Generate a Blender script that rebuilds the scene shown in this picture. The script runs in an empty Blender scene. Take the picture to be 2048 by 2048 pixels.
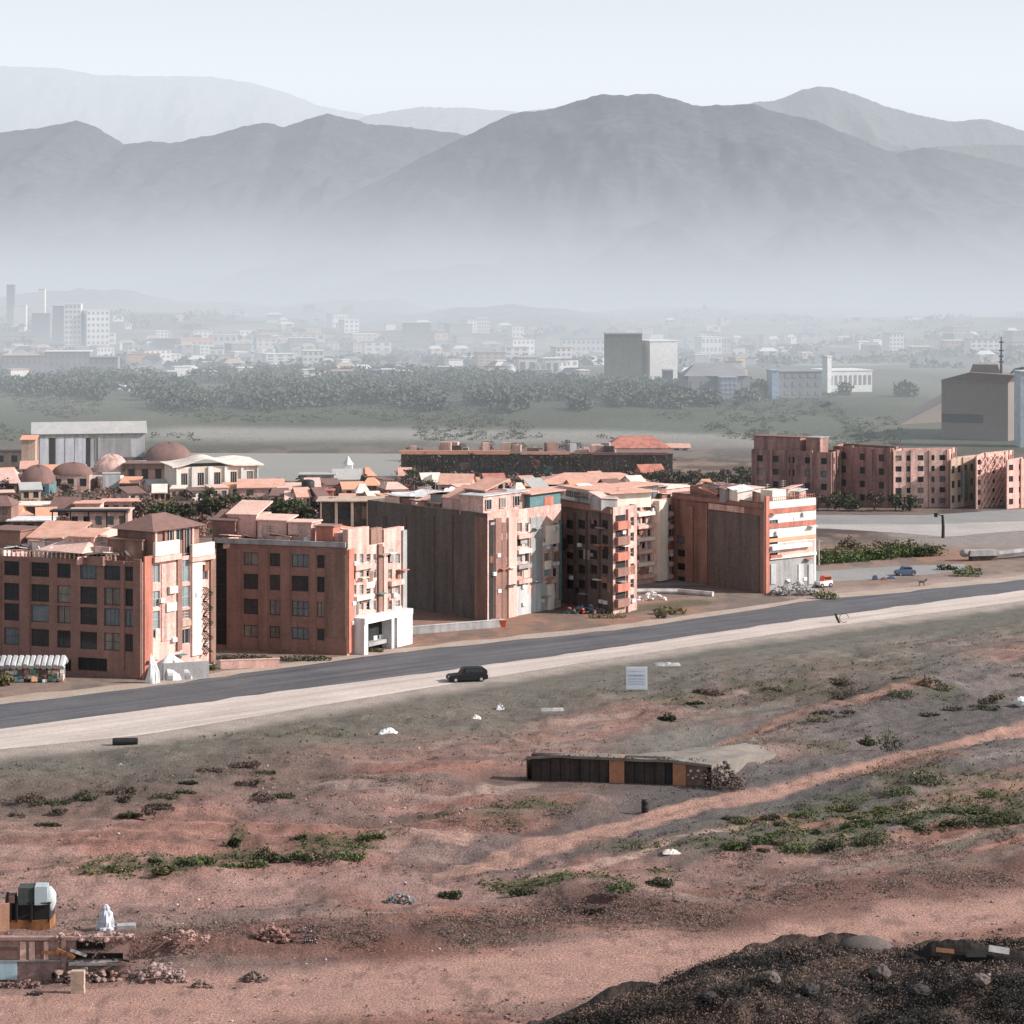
import bpy, bmesh, math, random
import numpy as np
from mathutils import Vector, Matrix
R = math.radians
rnd = random.Random(7)
scene = bpy.context.scene
col = scene.collection

# ---------------------------------------------------------------- camera
H, F, HOR = 57.0, 4619.0, 560.0          # eye height (m), focal length and horizon in the units used to measure the photo
cam = bpy.data.cameras.new('camera'); co = bpy.data.objects.new('camera', cam); col.objects.link(co)
co.location = (0, 0, H); co.rotation_euler = (R(90), 0, 0)
cam.sensor_width = 36.0; cam.lens = 36.0 * F / 2048.0
cam.shift_y = -(1024 - HOR) / 2048.0
cam.clip_start = 1.0; cam.clip_end = 60000.0
scene.camera = co

def G(x, y, z=0.0):                      # where the ground (height z) is seen at x, y
    d = F * (H - z) / (y - HOR)
    return Vector(((x - 1024) * d / F, d, z))
def ppm(y): return (y - HOR) / H         # pixels per metre at a ground row
def AT(x, y, d):                         # point at depth d
    return Vector(((x - 1024) * d / F, d, H - (y - HOR) * d / F))

# ---------------------------------------------------------------- light
SUN_AZ = math.atan2(-0.12, 0.99); SUN_EL = R(31)
sd = Vector((math.cos(SUN_AZ) * math.cos(SUN_EL), math.sin(SUN_AZ) * math.cos(SUN_EL), math.sin(SUN_EL)))
sun = bpy.data.lights.new('sun', 'SUN'); sun.energy = 6.1; sun.angle = R(0.6); sun.color = (1.0, 0.925, 0.895)
so = bpy.data.objects.new('sun', sun); col.objects.link(so)
so.rotation_euler = sd.to_track_quat('Z', 'Y').to_euler(); so.location = (300, 0, 300)
world = bpy.data.worlds.new('World'); scene.world = world; world.use_nodes = True
nt = world.node_tree; bg = nt.nodes['Background']
sky = nt.nodes.new('ShaderNodeTexSky'); sky.sky_type = 'NISHITA'; sky.sun_disc = False
sky.sun_elevation = SUN_EL; sky.sun_rotation = math.pi / 2 - SUN_AZ
sky.air_density = 1.2; sky.dust_density = 1.0; sky.ozone_density = 3.0; sky.altitude = 200
hs_n = nt.nodes.new('ShaderNodeHueSaturation'); hs_n.inputs['Saturation'].default_value = .42      # dusty, washed-out sky
nt.links.new(sky.outputs[0], hs_n.inputs['Color']); nt.links.new(hs_n.outputs[0], bg.inputs[0]); bg.inputs[1].default_value = 0.155
scene.view_settings.view_transform = 'Standard'; scene.view_settings.look = 'None'; scene.view_settings.exposure = 0
cy = scene.cycles
cy.max_bounces = 4; cy.diffuse_bounces = 2; cy.glossy_bounces = 2; cy.transmission_bounces = 2; cy.transparent_max_bounces = 8
cy.volume_step_rate = 16.0; cy.volume_max_steps = 90
cy.caustics_reflective = False; cy.caustics_refractive = False

# ---------------------------------------------------------------- object helpers
def tag(o, label=None, cat=None, group=None, kind=None):
    if label: o['label'] = label
    if cat: o['category'] = cat
    if group: o['group'] = group
    if kind: o['kind'] = kind
    return o
def thing(name, label, cat, loc, group=None, rz=0.0):
    o = bpy.data.objects.new(name, None); col.objects.link(o); o.location = loc; o.rotation_euler = (0, 0, rz)
    o.empty_display_size = 0.5
    return tag(o, label, cat, group)

class MB:
    """collects shapes and links them as ONE mesh object"""
    def __init__(s): s.v = []; s.f = []
    def quad(s, a, b, c, d):
        n = len(s.v); s.v += [tuple(a), tuple(b), tuple(c), tuple(d)]; s.f.append((n, n+1, n+2, n+3)); return s
    def poly(s, pts):
        n = len(s.v); s.v += [tuple(p) for p in pts]; s.f.append(tuple(range(n, n+len(pts)))); return s
    def add(s, vs, fs):
        n = len(s.v); s.v += [tuple(p) for p in vs]; s.f += [tuple(i+n for i in f) for f in fs]; return s
    def box(s, c, size, rz=0.0, tilt=None, taper=1.0):
        hx, hy, hz = size[0]/2, size[1]/2, size[2]/2
        vs = [Vector((x*(taper if z > 0 else 1), y*(taper if z > 0 else 1), z)) for z in (-hz, hz) for x, y in ((-hx,-hy),(hx,-hy),(hx,hy),(-hx,hy))]
        m = Matrix.Rotation(rz, 3, 'Z')
        if tilt: m = m @ Matrix.Rotation(tilt[0], 3, 'X') @ Matrix.Rotation(tilt[1], 3, 'Y')
        c = Vector(c)
        return s.add([m @ v + c for v in vs], [(3,2,1,0),(4,5,6,7),(0,1,5,4),(1,2,6,5),(2,3,7,6),(3,0,4,7)])
    def prism(s, pts, z0, z1):           # vertical prism over a 2D polygon (counter-clockwise)
        n = len(pts)
        vs = [(p[0], p[1], z0) for p in pts] + [(p[0], p[1], z1) for p in pts]
        return s.add(vs, [tuple(range(n-1, -1, -1)), tuple(range(n, 2*n))] + [(i, (i+1) % n, n+(i+1) % n, n+i) for i in range(n)])
    def tube(s, pts, radii, n=8):
        pts = [Vector(p) for p in pts]
        if not hasattr(radii, '__len__'): radii = [radii] * len(pts)
        vs, fs = [], []
        for i, p in enumerate(pts):
            t = (pts[min(i+1, len(pts)-1)] - pts[max(i-1, 0)]).normalized()
            a = t.cross(Vector((0, 0, 1)) if abs(t.z) < 0.9 else Vector((1, 0, 0))).normalized(); b = t.cross(a)
            for k in range(n):
                q = 2*math.pi*k/n; vs.append(p + (a*math.cos(q) + b*math.sin(q)) * radii[i])
        for i in range(len(pts)-1):
            for k in range(n):
                fs.append((i*n+k, i*n+(k+1) % n, (i+1)*n+(k+1) % n, (i+1)*n+k))
        fs.append(tuple(range(n-1, -1, -1))); fs.append(tuple((len(pts)-1)*n+k for k in range(n)))
        return s.add(vs, fs)
    def lathe(s, c, prof, n=16, sx=1.0, sy=1.0):
        vs, fs = [], []
        for r, z in prof:
            for k in range(n):
                q = 2*math.pi*k/n; vs.append((c[0]+r*sx*math.cos(q), c[1]+r*sy*math.sin(q), c[2]+z))
        for i in range(len(prof)-1):
            for k in range(n): fs.append((i*n+k, i*n+(k+1) % n, (i+1)*n+(k+1) % n, (i+1)*n+k))
        fs.append(tuple(range(n-1, -1, -1))); fs.append(tuple((len(prof)-1)*n+k for k in range(n)))
        return s.add(vs, fs)
    def rock(s, c, size, r=rnd, n=1, rough=0.35, flat=1.0):
        vs, fs = ICO[n]
        o = r.random()*100
        m = Matrix.Rotation(r.random()*6.28, 3, 'Z')
        sz = Vector(size) if hasattr(size, '__len__') else Vector((size, size*r.uniform(.6, 1.1), size*r.uniform(.45, .8)*flat))
        out = []
        for i, v in enumerate(vs):
            k = 1 + rough*(r.random()-.5)*1.6
            out.append(m @ Vector((v.x*sz.x*k, v.y*sz.y*k, v.z*sz.z*k)) + Vector(c))
        return s.add(out, fs)
    def leaves(s, c, rad, n, size, r=rnd, shell=0.5):
        for _ in range(n):
            d = Vector((r.gauss(0,1), r.gauss(0,1), r.gauss(0,1))).normalized() * (shell + (1-shell)*r.random())**.6
            p = Vector(c) + Vector((d.x*rad[0], d.y*rad[1], d.z*rad[2]))
            a = Vector((r.gauss(0,1), r.gauss(0,1), r.gauss(0,.7))).normalized()
            b = a.cross(Vector((r.gauss(0,1), r.gauss(0,1), r.gauss(0,1)))).normalized()
            k = size*r.uniform(.6, 1.3)
            s.quad(p-a*k, p-b*k*.55, p+a*k, p+b*k*.55)
        return s
    def build(s, name, m, parent=None, origin=None, smooth=False, rz=None, loc=None):
        me = bpy.data.meshes.new(name)
        v = np.array(s.v, dtype=float).reshape(-1, 3)
        if origin is None and parent is not None and loc is None: origin = parent.location
        if origin is not None: v = v - np.array(tuple(origin))
        me.from_pydata(v.tolist(), [], s.f); me.update()
        if m is not None: me.materials.append(m)
        if smooth: me.polygons.foreach_set('use_smooth', [True]*len(me.polygons))
        o = bpy.data.objects.new(name, me); col.objects.link(o)
        if parent is not None: o.parent = parent
        elif origin is not None: o.location = origin
        if loc is not None: o.location = loc
        if rz is not None: o.rotation_euler = (0, 0, rz)
        return o
def _ico(n):
    bm = bmesh.new(); bmesh.ops.create_icosphere(bm, subdivisions=n, radius=1.0)
    bm.verts.ensure_lookup_table()
    r = ([v.co.copy() for v in bm.verts], [tuple(v.index for v in f.verts) for f in bm.faces]); bm.free(); return r
ICO = {n: _ico(n) for n in (1, 2, 3, 4)}

def children(o): return list(o.children)
def copy_tree(o, parent=None, loc=None, rz=None, label=None, group=None, scale=None):
    c = o.copy(); col.objects.link(c)
    if parent is not None: c.parent = parent
    if loc is not None: c.location = loc
    if rz is not None: c.rotation_euler = (0, 0, rz)
    if scale is not None: c.scale = scale if hasattr(scale, '__len__') else (scale,)*3
    if label: c['label'] = label
    if group: c['group'] = group
    for ch in children(o): copy_tree(ch, c)
    return c

# ---------------------------------------------------------------- value noise (numpy)
_rs = np.random.RandomState(3); _T = _rs.rand(256, 256)
def vnoise(x, y):
    x = np.asarray(x, float); y = np.asarray(y, float)
    xi = np.floor(x).astype(int); yi = np.floor(y).astype(int); fx = x-xi; fy = y-yi
    fx = fx*fx*(3-2*fx); fy = fy*fy*(3-2*fy)
    a = _T[xi & 255, yi & 255]; b = _T[(xi+1) & 255, yi & 255]; c = _T[xi & 255, (yi+1) & 255]; d = _T[(xi+1) & 255, (yi+1) & 255]
    return (a*(1-fx)+b*fx)*(1-fy) + (c*(1-fx)+d*fx)*fy
def fbm(x, y, o=5, g=.5):
    t = 0; a = 1; s = 0
    for i in range(o):
        t = t + a*vnoise(np.asarray(x)*2**i + 17.3*i, np.asarray(y)*2**i + 9.1*i); s += a; a *= g
    return t/s
def sst(a, b, x):
    t = np.clip((np.asarray(x, float)-a)/(b-a), 0, 1); return t*t*(3-2*t)

# ---------------------------------------------------------------- materials
def M(name, c1, c2=None, scale=1.0, rough=0.9, bump=0.25, fine=8.0, streak=0.0, spec=0.25, metal=0.0, attr=False, grain=None, bdist=0.05, var=0.0, contrast=(.3,.7), finemix=.5):
    m = bpy.data.materials.new(name); m.use_nodes = True
    t = m.node_tree; N = t.nodes; L = t.links; b = N['Principled BSDF']
    c2 = c2 or tuple(x*.75 for x in c1)
    g = N.new('ShaderNodeNewGeometry')
    n1 = N.new('ShaderNodeTexNoise'); n1.inputs['Scale'].default_value = scale; n1.inputs['Detail'].default_value = 6; n1.inputs['Roughness'].default_value = .65
    L.new(g.outputs['Position'], n1.inputs['Vector'])
    rr = N.new('ShaderNodeValToRGB'); rr.color_ramp.elements[0].position = contrast[0]; rr.color_ramp.elements[1].position = contrast[1]
    rr.color_ramp.elements[0].color = (*c1, 1); rr.color_ramp.elements[1].color = (*c2, 1)
    L.new(n1.outputs['Fac'], rr.inputs['Fac']); c = rr.outputs['Color']
    if attr:
        at = N.new('ShaderNodeAttribute'); at.attribute_name = 'Col'
        mx = N.new('ShaderNodeMix'); mx.data_type = 'RGBA'; mx.blend_type = 'MULTIPLY'; mx.inputs[0].default_value = 1
        L.new(at.outputs['Color'], mx.inputs[6]); L.new(c, mx.inputs[7]); c = mx.outputs[2]
    n2 = N.new('ShaderNodeTexNoise'); n2.inputs['Scale'].default_value = scale*fine; n2.inputs['Detail'].default_value = 5; n2.inputs['Roughness'].default_value = .7
    L.new(g.outputs['Position'], n2.inputs['Vector'])
    r2 = N.new('ShaderNodeMapRange'); r2.inputs['From Min'].default_value = .25; r2.inputs['From Max'].default_value = .75
    r2.inputs['To Min'].default_value = 1-finemix*.7; r2.inputs['To Max'].default_value = 1+finemix*.5
    L.new(n2.outputs['Fac'], r2.inputs['Value'])
    def mul(c, f):
        x = N.new('ShaderNodeMix'); x.data_type = 'RGBA'; x.blend_type = 'MULTIPLY'; x.inputs[0].default_value = 1
        L.new(c, x.inputs[6]); L.new(f, x.inputs[7]); return x.outputs[2]
    c = mul(c, r2.outputs[0])
    if grain:                             # wear drawn out along one direction on the ground: (angle, stretch, scale, strength)
        mg = N.new('ShaderNodeMapping'); mg.vector_type = 'TEXTURE'; mg.inputs['Rotation'].default_value = (0, 0, grain[0]); mg.inputs['Scale'].default_value = (grain[1], 1, 1)
        L.new(g.outputs['Position'], mg.inputs['Vector'])
        ng = N.new('ShaderNodeTexNoise'); ng.inputs['Scale'].default_value = grain[2]; ng.inputs['Detail'].default_value = 6; ng.inputs['Roughness'].default_value = .6
        L.new(mg.outputs[0], ng.inputs['Vector'])
        rg = N.new('ShaderNodeMapRange'); rg.inputs['From Min'].default_value = .32; rg.inputs['From Max'].default_value = .68; rg.inputs['To Min'].default_value = 1-grain[3]; rg.inputs['To Max'].default_value = 1+grain[3]
        L.new(ng.outputs['Fac'], rg.inputs['Value']); c = mul(c, rg.outputs[0])
    if streak:
        mp = N.new('ShaderNodeMapping'); mp.inputs['Scale'].default_value = (.45, .45, .05)
        L.new(g.outputs['Position'], mp.inputs['Vector'])
        n3 = N.new('ShaderNodeTexNoise'); n3.inputs['Scale'].default_value = 1.6; n3.inputs['Detail'].default_value = 5
        L.new(mp.outputs[0], n3.inputs['Vector'])
        r3 = N.new('ShaderNodeMapRange'); r3.inputs['From Min'].default_value = .35; r3.inputs['From Max'].default_value = .62
        r3.inputs['To Min'].default_value = 1-streak; r3.inputs['To Max'].default_value = 1.05
        L.new(n3.outputs['Fac'], r3.inputs['Value']); c = mul(c, r3.outputs[0])
    if var:
        oi = N.new('ShaderNodeObjectInfo'); r4 = N.new('ShaderNodeMapRange'); r4.inputs['To Min'].default_value = 1-var; r4.inputs['To Max'].default_value = 1+var
        L.new(oi.outputs['Random'], r4.inputs['Value']); c = mul(c, r4.outputs[0])
    L.new(c, b.inputs['Base Color'])
    b.inputs['Roughness'].default_value = rough; b.inputs['Metallic'].default_value = metal
    b.inputs['Specular IOR Level'].default_value = spec
    if bump:
        bp = N.new('ShaderNodeBump'); bp.inputs['Strength'].default_value = bump; bp.inputs['Distance'].default_value = bdist
        L.new(n2.outputs['Fac'], bp.inputs['Height']); L.new(bp.outputs[0], b.inputs['Normal'])
    return m
# ---------------------------------------------------------------- haze: one absorbing volume over the valley, glowing by itself in place of scattered light, thin near, dense and low far out
AIR_GLOW = (0.672, 0.715, 0.768)  # airlight colour, emitted by the haze itself
def make_haze():
    m = bpy.data.materials.new('haze'); m.use_nodes = True
    t = m.node_tree; t.nodes.clear()
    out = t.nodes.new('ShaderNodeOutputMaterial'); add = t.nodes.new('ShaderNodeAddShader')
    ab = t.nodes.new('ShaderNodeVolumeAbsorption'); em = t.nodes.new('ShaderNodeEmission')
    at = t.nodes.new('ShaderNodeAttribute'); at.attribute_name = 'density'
    ab.inputs['Color'].default_value = (0, 0, 0, 1); em.inputs['Color'].default_value = (*AIR_GLOW, 1)
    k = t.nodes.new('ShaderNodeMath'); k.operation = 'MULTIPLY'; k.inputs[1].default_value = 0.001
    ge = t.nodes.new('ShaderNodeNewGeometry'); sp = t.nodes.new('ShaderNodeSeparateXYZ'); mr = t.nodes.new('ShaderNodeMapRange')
    mr.inputs['From Min'].default_value = 90; mr.inputs['From Max'].default_value = 950; mr.inputs['To Min'].default_value = 1; mr.inputs['To Max'].default_value = 1.55  # emitted glow rises with height to brighten the sky
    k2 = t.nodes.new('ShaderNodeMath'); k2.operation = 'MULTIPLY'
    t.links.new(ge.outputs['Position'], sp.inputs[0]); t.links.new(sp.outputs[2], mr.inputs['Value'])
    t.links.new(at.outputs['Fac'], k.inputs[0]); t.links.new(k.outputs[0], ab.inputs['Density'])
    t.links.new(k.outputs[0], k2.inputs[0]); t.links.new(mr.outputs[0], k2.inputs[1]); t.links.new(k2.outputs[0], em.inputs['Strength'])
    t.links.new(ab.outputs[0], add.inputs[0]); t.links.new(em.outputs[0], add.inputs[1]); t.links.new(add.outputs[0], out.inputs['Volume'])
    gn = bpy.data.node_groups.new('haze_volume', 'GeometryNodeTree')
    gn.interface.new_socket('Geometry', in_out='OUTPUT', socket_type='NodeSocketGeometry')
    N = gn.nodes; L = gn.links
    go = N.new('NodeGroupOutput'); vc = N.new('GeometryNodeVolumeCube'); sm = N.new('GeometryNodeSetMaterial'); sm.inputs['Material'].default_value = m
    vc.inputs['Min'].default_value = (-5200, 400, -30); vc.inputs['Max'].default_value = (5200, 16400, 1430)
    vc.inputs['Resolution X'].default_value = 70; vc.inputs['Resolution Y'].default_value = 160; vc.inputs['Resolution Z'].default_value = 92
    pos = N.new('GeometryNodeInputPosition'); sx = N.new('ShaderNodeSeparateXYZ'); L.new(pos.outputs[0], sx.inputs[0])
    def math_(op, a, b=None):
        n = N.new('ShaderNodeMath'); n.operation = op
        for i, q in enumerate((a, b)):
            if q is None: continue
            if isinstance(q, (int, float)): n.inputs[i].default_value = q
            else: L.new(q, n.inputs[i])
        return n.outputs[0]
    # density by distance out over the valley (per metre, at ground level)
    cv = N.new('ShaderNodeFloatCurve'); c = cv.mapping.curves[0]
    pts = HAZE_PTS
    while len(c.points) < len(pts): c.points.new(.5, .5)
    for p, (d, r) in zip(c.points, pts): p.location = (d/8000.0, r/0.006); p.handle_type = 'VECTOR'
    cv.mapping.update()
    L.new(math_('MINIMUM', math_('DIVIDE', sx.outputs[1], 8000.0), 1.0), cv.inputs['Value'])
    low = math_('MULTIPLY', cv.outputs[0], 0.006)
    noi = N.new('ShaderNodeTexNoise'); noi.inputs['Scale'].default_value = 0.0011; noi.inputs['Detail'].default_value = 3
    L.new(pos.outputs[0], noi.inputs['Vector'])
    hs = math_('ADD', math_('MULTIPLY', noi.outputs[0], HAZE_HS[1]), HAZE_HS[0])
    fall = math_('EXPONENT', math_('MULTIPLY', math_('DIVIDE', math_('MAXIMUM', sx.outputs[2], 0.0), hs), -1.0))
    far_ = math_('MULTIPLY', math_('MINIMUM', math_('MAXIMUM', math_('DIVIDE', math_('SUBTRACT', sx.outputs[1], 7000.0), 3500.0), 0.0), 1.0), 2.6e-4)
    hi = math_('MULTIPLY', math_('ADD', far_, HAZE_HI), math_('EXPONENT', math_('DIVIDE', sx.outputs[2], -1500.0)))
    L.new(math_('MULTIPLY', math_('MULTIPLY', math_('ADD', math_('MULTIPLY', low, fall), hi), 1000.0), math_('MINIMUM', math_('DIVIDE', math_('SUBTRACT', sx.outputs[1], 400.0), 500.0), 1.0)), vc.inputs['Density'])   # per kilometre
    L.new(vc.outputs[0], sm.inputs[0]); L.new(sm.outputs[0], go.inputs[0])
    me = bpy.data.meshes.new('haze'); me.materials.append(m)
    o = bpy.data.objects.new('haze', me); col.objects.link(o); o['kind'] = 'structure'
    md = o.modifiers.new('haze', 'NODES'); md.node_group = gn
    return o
HAZE_PTS = [(0, .00004), (500, .0004), (800, .0012), (1100, .0013), (1600, .0011), (2200, .0013), (3000, .0030), (4000, .0052), (5000, .0050), (8000, .0010)]
HAZE_HS = (30, 44)
HAZE_HI = 9.5e-5
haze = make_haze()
# ---------------------------------------------------------------- ground: one sheet from under the camera to the mountains
def lin(p): return [G(*q) for q in p]
RA, RB = G(0, 1434), G(2048, 1170)                     # the road's centre line
_rd = (RB-RA).normalized()
def road_dist(x, y): return (np.asarray(x)-RA.x)*(-_rd.y) + (np.asarray(y)-RA.y)*_rd.x     # > 0: the town's side
def ell(px, py, rx, ry):
    c = G(px, py); a = rx/ppm(py); b = (G(px, py-ry).y - G(px, py+ry).y)/2
    return c.x, c.y, a, b
def m_ell(X, Y, e, w, soft=.5):
    x, y, a, b = ell(*e); d = np.sqrt(((X-x)/a)**2 + ((Y-y)/b)**2) + (w-.5)*1.1
    return 1-sst(1-soft, 1+soft*.5, d)
def m_line(X, Y, pts, hw, w, soft=.6):                 # hw: half width in metres
    P = lin(pts); best = np.full(np.shape(X), 1e9)
    for a, b in zip(P[:-1], P[1:]):
        dx, dy = b.x-a.x, b.y-a.y; t = np.clip(((X-a.x)*dx+(Y-a.y)*dy)/(dx*dx+dy*dy), 0, 1)
        best = np.minimum(best, np.hypot(X-a.x-t*dx, Y-a.y-t*dy))
    d = best/hw + (w-.5)*1.2
    return 1-sst(1-soft, 1+soft, d)

# raised banks and hollows: (points, half width m, height m)
BANKS = [([(0,1660),(250,1690),(520,1650)], 5, .5), ([(170,1755),(440,1745),(650,1712),(880,1680)], 4, .7), ([(560,1690),(880,1650),(1150,1612)], 4, .5),
         ([(880,1870),(1180,1805),(1480,1845)], 5, .5), ([(1180,1800),(1330,1830)], 4, .45), ([(300,1900),(560,1880),(760,1905)], 5, .9),
         ([(980,1765),(1300,1755)], 3, .5), ([(1440,1700),(1700,1672),(2048,1640)], 6, .8), ([(1400,1545),(1600,1460),(1860,1380)], 4, .9),
         ([(1720,1580),(2048,1500)], 5, .9), ([(1250,1405),(1500,1370),(1800,1390),(1950,1340)], 5, .7), ([(640,1590),(900,1560)], 6, .8),
         ([(60,1560),(420,1545),(560,1520)], 5, .5), ([(640,1570),(720,1620),(640,1610)], 8, -.7), ([(1700,1770),(2048,1740)], 6, .5)]
def terr(X, Y):
    X = np.asarray(X, float); Y = np.asarray(Y, float)
    rd = road_dist(X, Y)
    near = (1-sst(-33, -25, rd))                       # the camera's side of the road
    w = fbm(X*.05, Y*.05, 3)
    h = (fbm(X*.03+5, Y*.03, 4)-.5)*1.3 + (fbm(X*.16, Y*.12+40, 4)-.5)*1.1 + (fbm(X*.6+11, Y*.5, 3)-.5)*.35
    for p, hw, a in BANKS: h = h + a*m_line(X, Y, p, hw, w, .9)*(.6+.8*vnoise(X*.35, Y*.25))
    flat = np.maximum(m_line(X, Y, [(-100,2040),(600,1985),(1100,1950),(1500,1868),(2048,1800)], 9, w, .6), m_ell(X, Y, (1230,1560,330,30), w, .3))
    flat = np.maximum(flat, m_ell(X, Y, (1273,1385,80,25), w*0+.5))
    S_ = X*_rd.x+Y*_rd.y; T_ = -X*_rd.y+Y*_rd.x; R_ = sst(-8, 22, X+(w-.5)*30)*sst(212, 236, Y)
    rg = 1-np.abs(2*(fbm(X*.045+8+Y*.02, Y*.16, 4)*(1-R_)+fbm(S_*.035, T_*.2, 4)*R_)-1); h = h + (rg-.8)*1.5 + (fbm(X*.25, Y*.9+60, 3)-.5)*.5
    h = h*(1-.85*flat)
    far = sst(1150, 2600, Y)
    hf = far*(fbm(X*.0016+3, Y*.0011, 4)-.42)*60*(1-.85*sst(3800, 5200, Y))
    wood = 5*m_line(X, Y, [(-300,800),(600,800),(1100,820),(1500,770)], 190, fbm(X*.005, Y*.005, 3), .8)
    green = sst(-45, -30, -np.abs(rd-75))*0            # town ground stays level
    return h*near + hf + wood*(1-sst(2000, 2600, Y))
GREENS = [((300,1750,150,20),.8), ((480,1722,60,20),.8), ((640,1700,60,28),1), ((700,1705,60,20),.9), ((470,1685,20,20),.8), ((1060,1618,130,12),.7), ((860,1640,60,12),.5), ((760,1680,50,14),.6),
          ((1100,1778,150,14),1), ((1215,1778,70,16),1), ((1320,1752,40,20),.9), ((1500,1660,60,26),.9), ((1590,1685,80,30),1), ((1710,1680,90,28),1), ((1830,1650,100,26),1), ((1960,1640,110,26),1),
          ((1850,1560,90,22),.7), ((1790,1570,60,18),.8), ((1950,1600,120,14),.7), ((1640,1490,70,10),.6), ((1360,1400,110,16),.5), ((1530,1380,90,14),.6), ((1880,1395,60,12),.5), ((1420,1700,80,18),.6),
          ((60,1490,90,10),.5), ((600,1470,150,14),.35), ((1330,1700,160,10),.4), ((1700,1340,200,20),.35), ((1560,1640,90,16),.6), ((1650,1625,90,18),.8), ((1780,1640,120,24),.9), ((1900,1620,120,22),.9), ((2020,1610,80,30),.9), ((1720,1600,90,14),.6), ((2000,1560,80,16),.6), ((1300,1690,90,10),.6), ((340,1738,140,12),.9), ((1000,1640,90,10),.5)]
def green_mask(X, Y, w):
    g = np.zeros(np.shape(X))
    for e, s in GREENS: g = np.maximum(g, s*m_ell(X, Y, e, w, .7))
    return g
PINK, REDB, GREY, GRGN, GREEN, DARK, PALE = [np.array(c) for c in ((.46,.245,.195), (.34,.16,.115), (.205,.185,.172), (.19,.19,.158), (.085,.105,.05), (.075,.068,.062), (.56,.39,.335))]
E0_ = -500
TRACK = [(900,1745),(1240,1655),(1430,1605),(1620,1560),(1720,1540),(2080,1448)]
LOWTRACK = [(-100,2045),(600,1985),(1100,1950),(1500,1862),(2100,1795)]
def paint(X, Y):
    w = fbm(X*.045+2, Y*.03, 4); w2 = fbm(X*.2, Y*.09+30, 4); w3 = fbm(X*.9, Y*.45, 3)
    rd = road_dist(X, Y)
    C = np.empty(np.shape(X)+(3,)); C[:] = PINK
    def mix(c, m): nonlocal C; C = C*(1-m[..., None]) + np.asarray(c)*m[..., None]
    mix(REDB, sst(.5, .72, w2)*.6)
    mix(PALE, sst(.52, .7, fbm(X*.09+40, Y*.06, 3))*.45)
    mix(GREY, sst(.46, .62, w)*.55)
    an = fbm(X*.05+20+Y*.015, Y*.3, 4); an2 = fbm(X*.18+50, Y*.8, 4)
    mix((.25,.145,.115), sst(.5, .64, an)*.55); mix((.52,.36,.30), sst(.54, .66, fbm(X*.06+70, Y*.28, 4))*.5); mix((.17,.12,.10), sst(.56, .68, an2)*.45)
    # banded strips: level on the left, rising to the right along the slope
    S_ = X*_rd.x+Y*_rd.y; T_ = -X*_rd.y+Y*_rd.x; R_ = sst(-8, 22, X+(w-.5)*30)*sst(212, 236, Y)
    bn = fbm(S_*.018+5, T_*.2, 5); b2_ = fbm(S_*.03+35, T_*.42, 4)
    mix((.22,.20,.185), R_*(1-sst(.42, .5, bn))*.85); mix((.36,.20,.155), R_*sst(.52, .58, bn)*(1-sst(.6, .66, bn))*.75); mix((.19,.185,.14), R_*sst(.6, .66, bn)*.8)
    mix((.15,.125,.11), R_*sst(.55, .64, b2_)*.6); mix((.5,.39,.335), R_*(1-sst(.34, .42, b2_))*.5)
    bl = fbm(X*.02+15, Y*.26, 5)
    mix((.32,.17,.13), (1-R_)*sst(.52, .6, bl)*.55); mix((.24,.18,.155), (1-R_)*(1-sst(.38, .46, bl))*.6)
    # scrubby grey-green ground by the road and over the slope to the right
    mix(GRGN, (1-sst(26, 62, -rd + (w-.5)*50))*.85)
    mix(GREY, m_ell(X, Y, (1820,1430,420,110), w, .6)*.9); mix((.15,.135,.128), m_ell(X, Y, (1900,1440,260,50), w2, .6)*.8)
    mix((.165,.153,.146), m_ell(X, Y, (1560,1570,340,70), w, .6)*.85)
    mix((.24,.225,.195), m_ell(X, Y, (1390,1482,150,46), w, .5)*.85)
    mix((.15,.12,.10), m_line(X, Y, [(0,1600),(300,1575),(560,1545)], 9, w2)*.6); mix(DARK*1.5, m_ell(X, Y, (160,1600,190,22), w3, .8)*.6*sst(.4,.55,w2))
    mix((.13,.115,.105), m_ell(X, Y, (1120,1560,180,25), w, .8)*.55)
    mix((.15,.13,.10), m_ell(X, Y, (1700,1385,160,24), w2, .8)*.8)
    # tracks
    TR = m_line(X, Y, TRACK, 2.3, w2*.3+.35, .25); mix((.145,.13,.125), m_line(X, Y, TRACK, 6.5, w2, .5)*.7); mix((.52,.315,.245), TR*.9); mix((.40,.25,.2), m_line(X, Y, TRACK, .35, w2*.2+.4, .4)*.7)
    mix((.55,.38,.31), m_line(X, Y, [(960,1800),(1330,1690),(1500,1650)], 1.1, w2*.3+.35, .3)*.8); mix((.50,.36,.30), m_line(X, Y, [(640,1565),(900,1600),(1060,1570)], 1.2, w2*.3+.35, .4)*.7)
    mix((.42,.25,.19), m_line(X, Y, [(1385,1520),(1440,1485),(1560,1450),(1690,1420),(1850,1385)], 1.8, w2*.5+.25, .5)*.85)
    mix((.17,.155,.145), m_line(X, Y, [(1300,1665),(1480,1625),(1700,1580)], 1.6, w2, .5)*.8)
    mix((.46,.30,.255), m_line(X, Y, [(-60,1790),(300,1790),(700,1765),(1100,1800),(1250,1790)], 4.5, w2, .6)*.7)
    mix((.54,.325,.26), m_line(X, Y, LOWTRACK, 6.5, w2*.4+.3, .3)*.92)
    mix((.185,.105,.085), m_line(X, Y, [(1480,1835),(1750,1785),(2100,1755)], 4, w2, .7)*.75)
    mix((.14,.085,.07), m_line(X, Y, [(880,1880),(1180,1815),(1440,1850)], 3.6, w2, .8)*.8)
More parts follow.
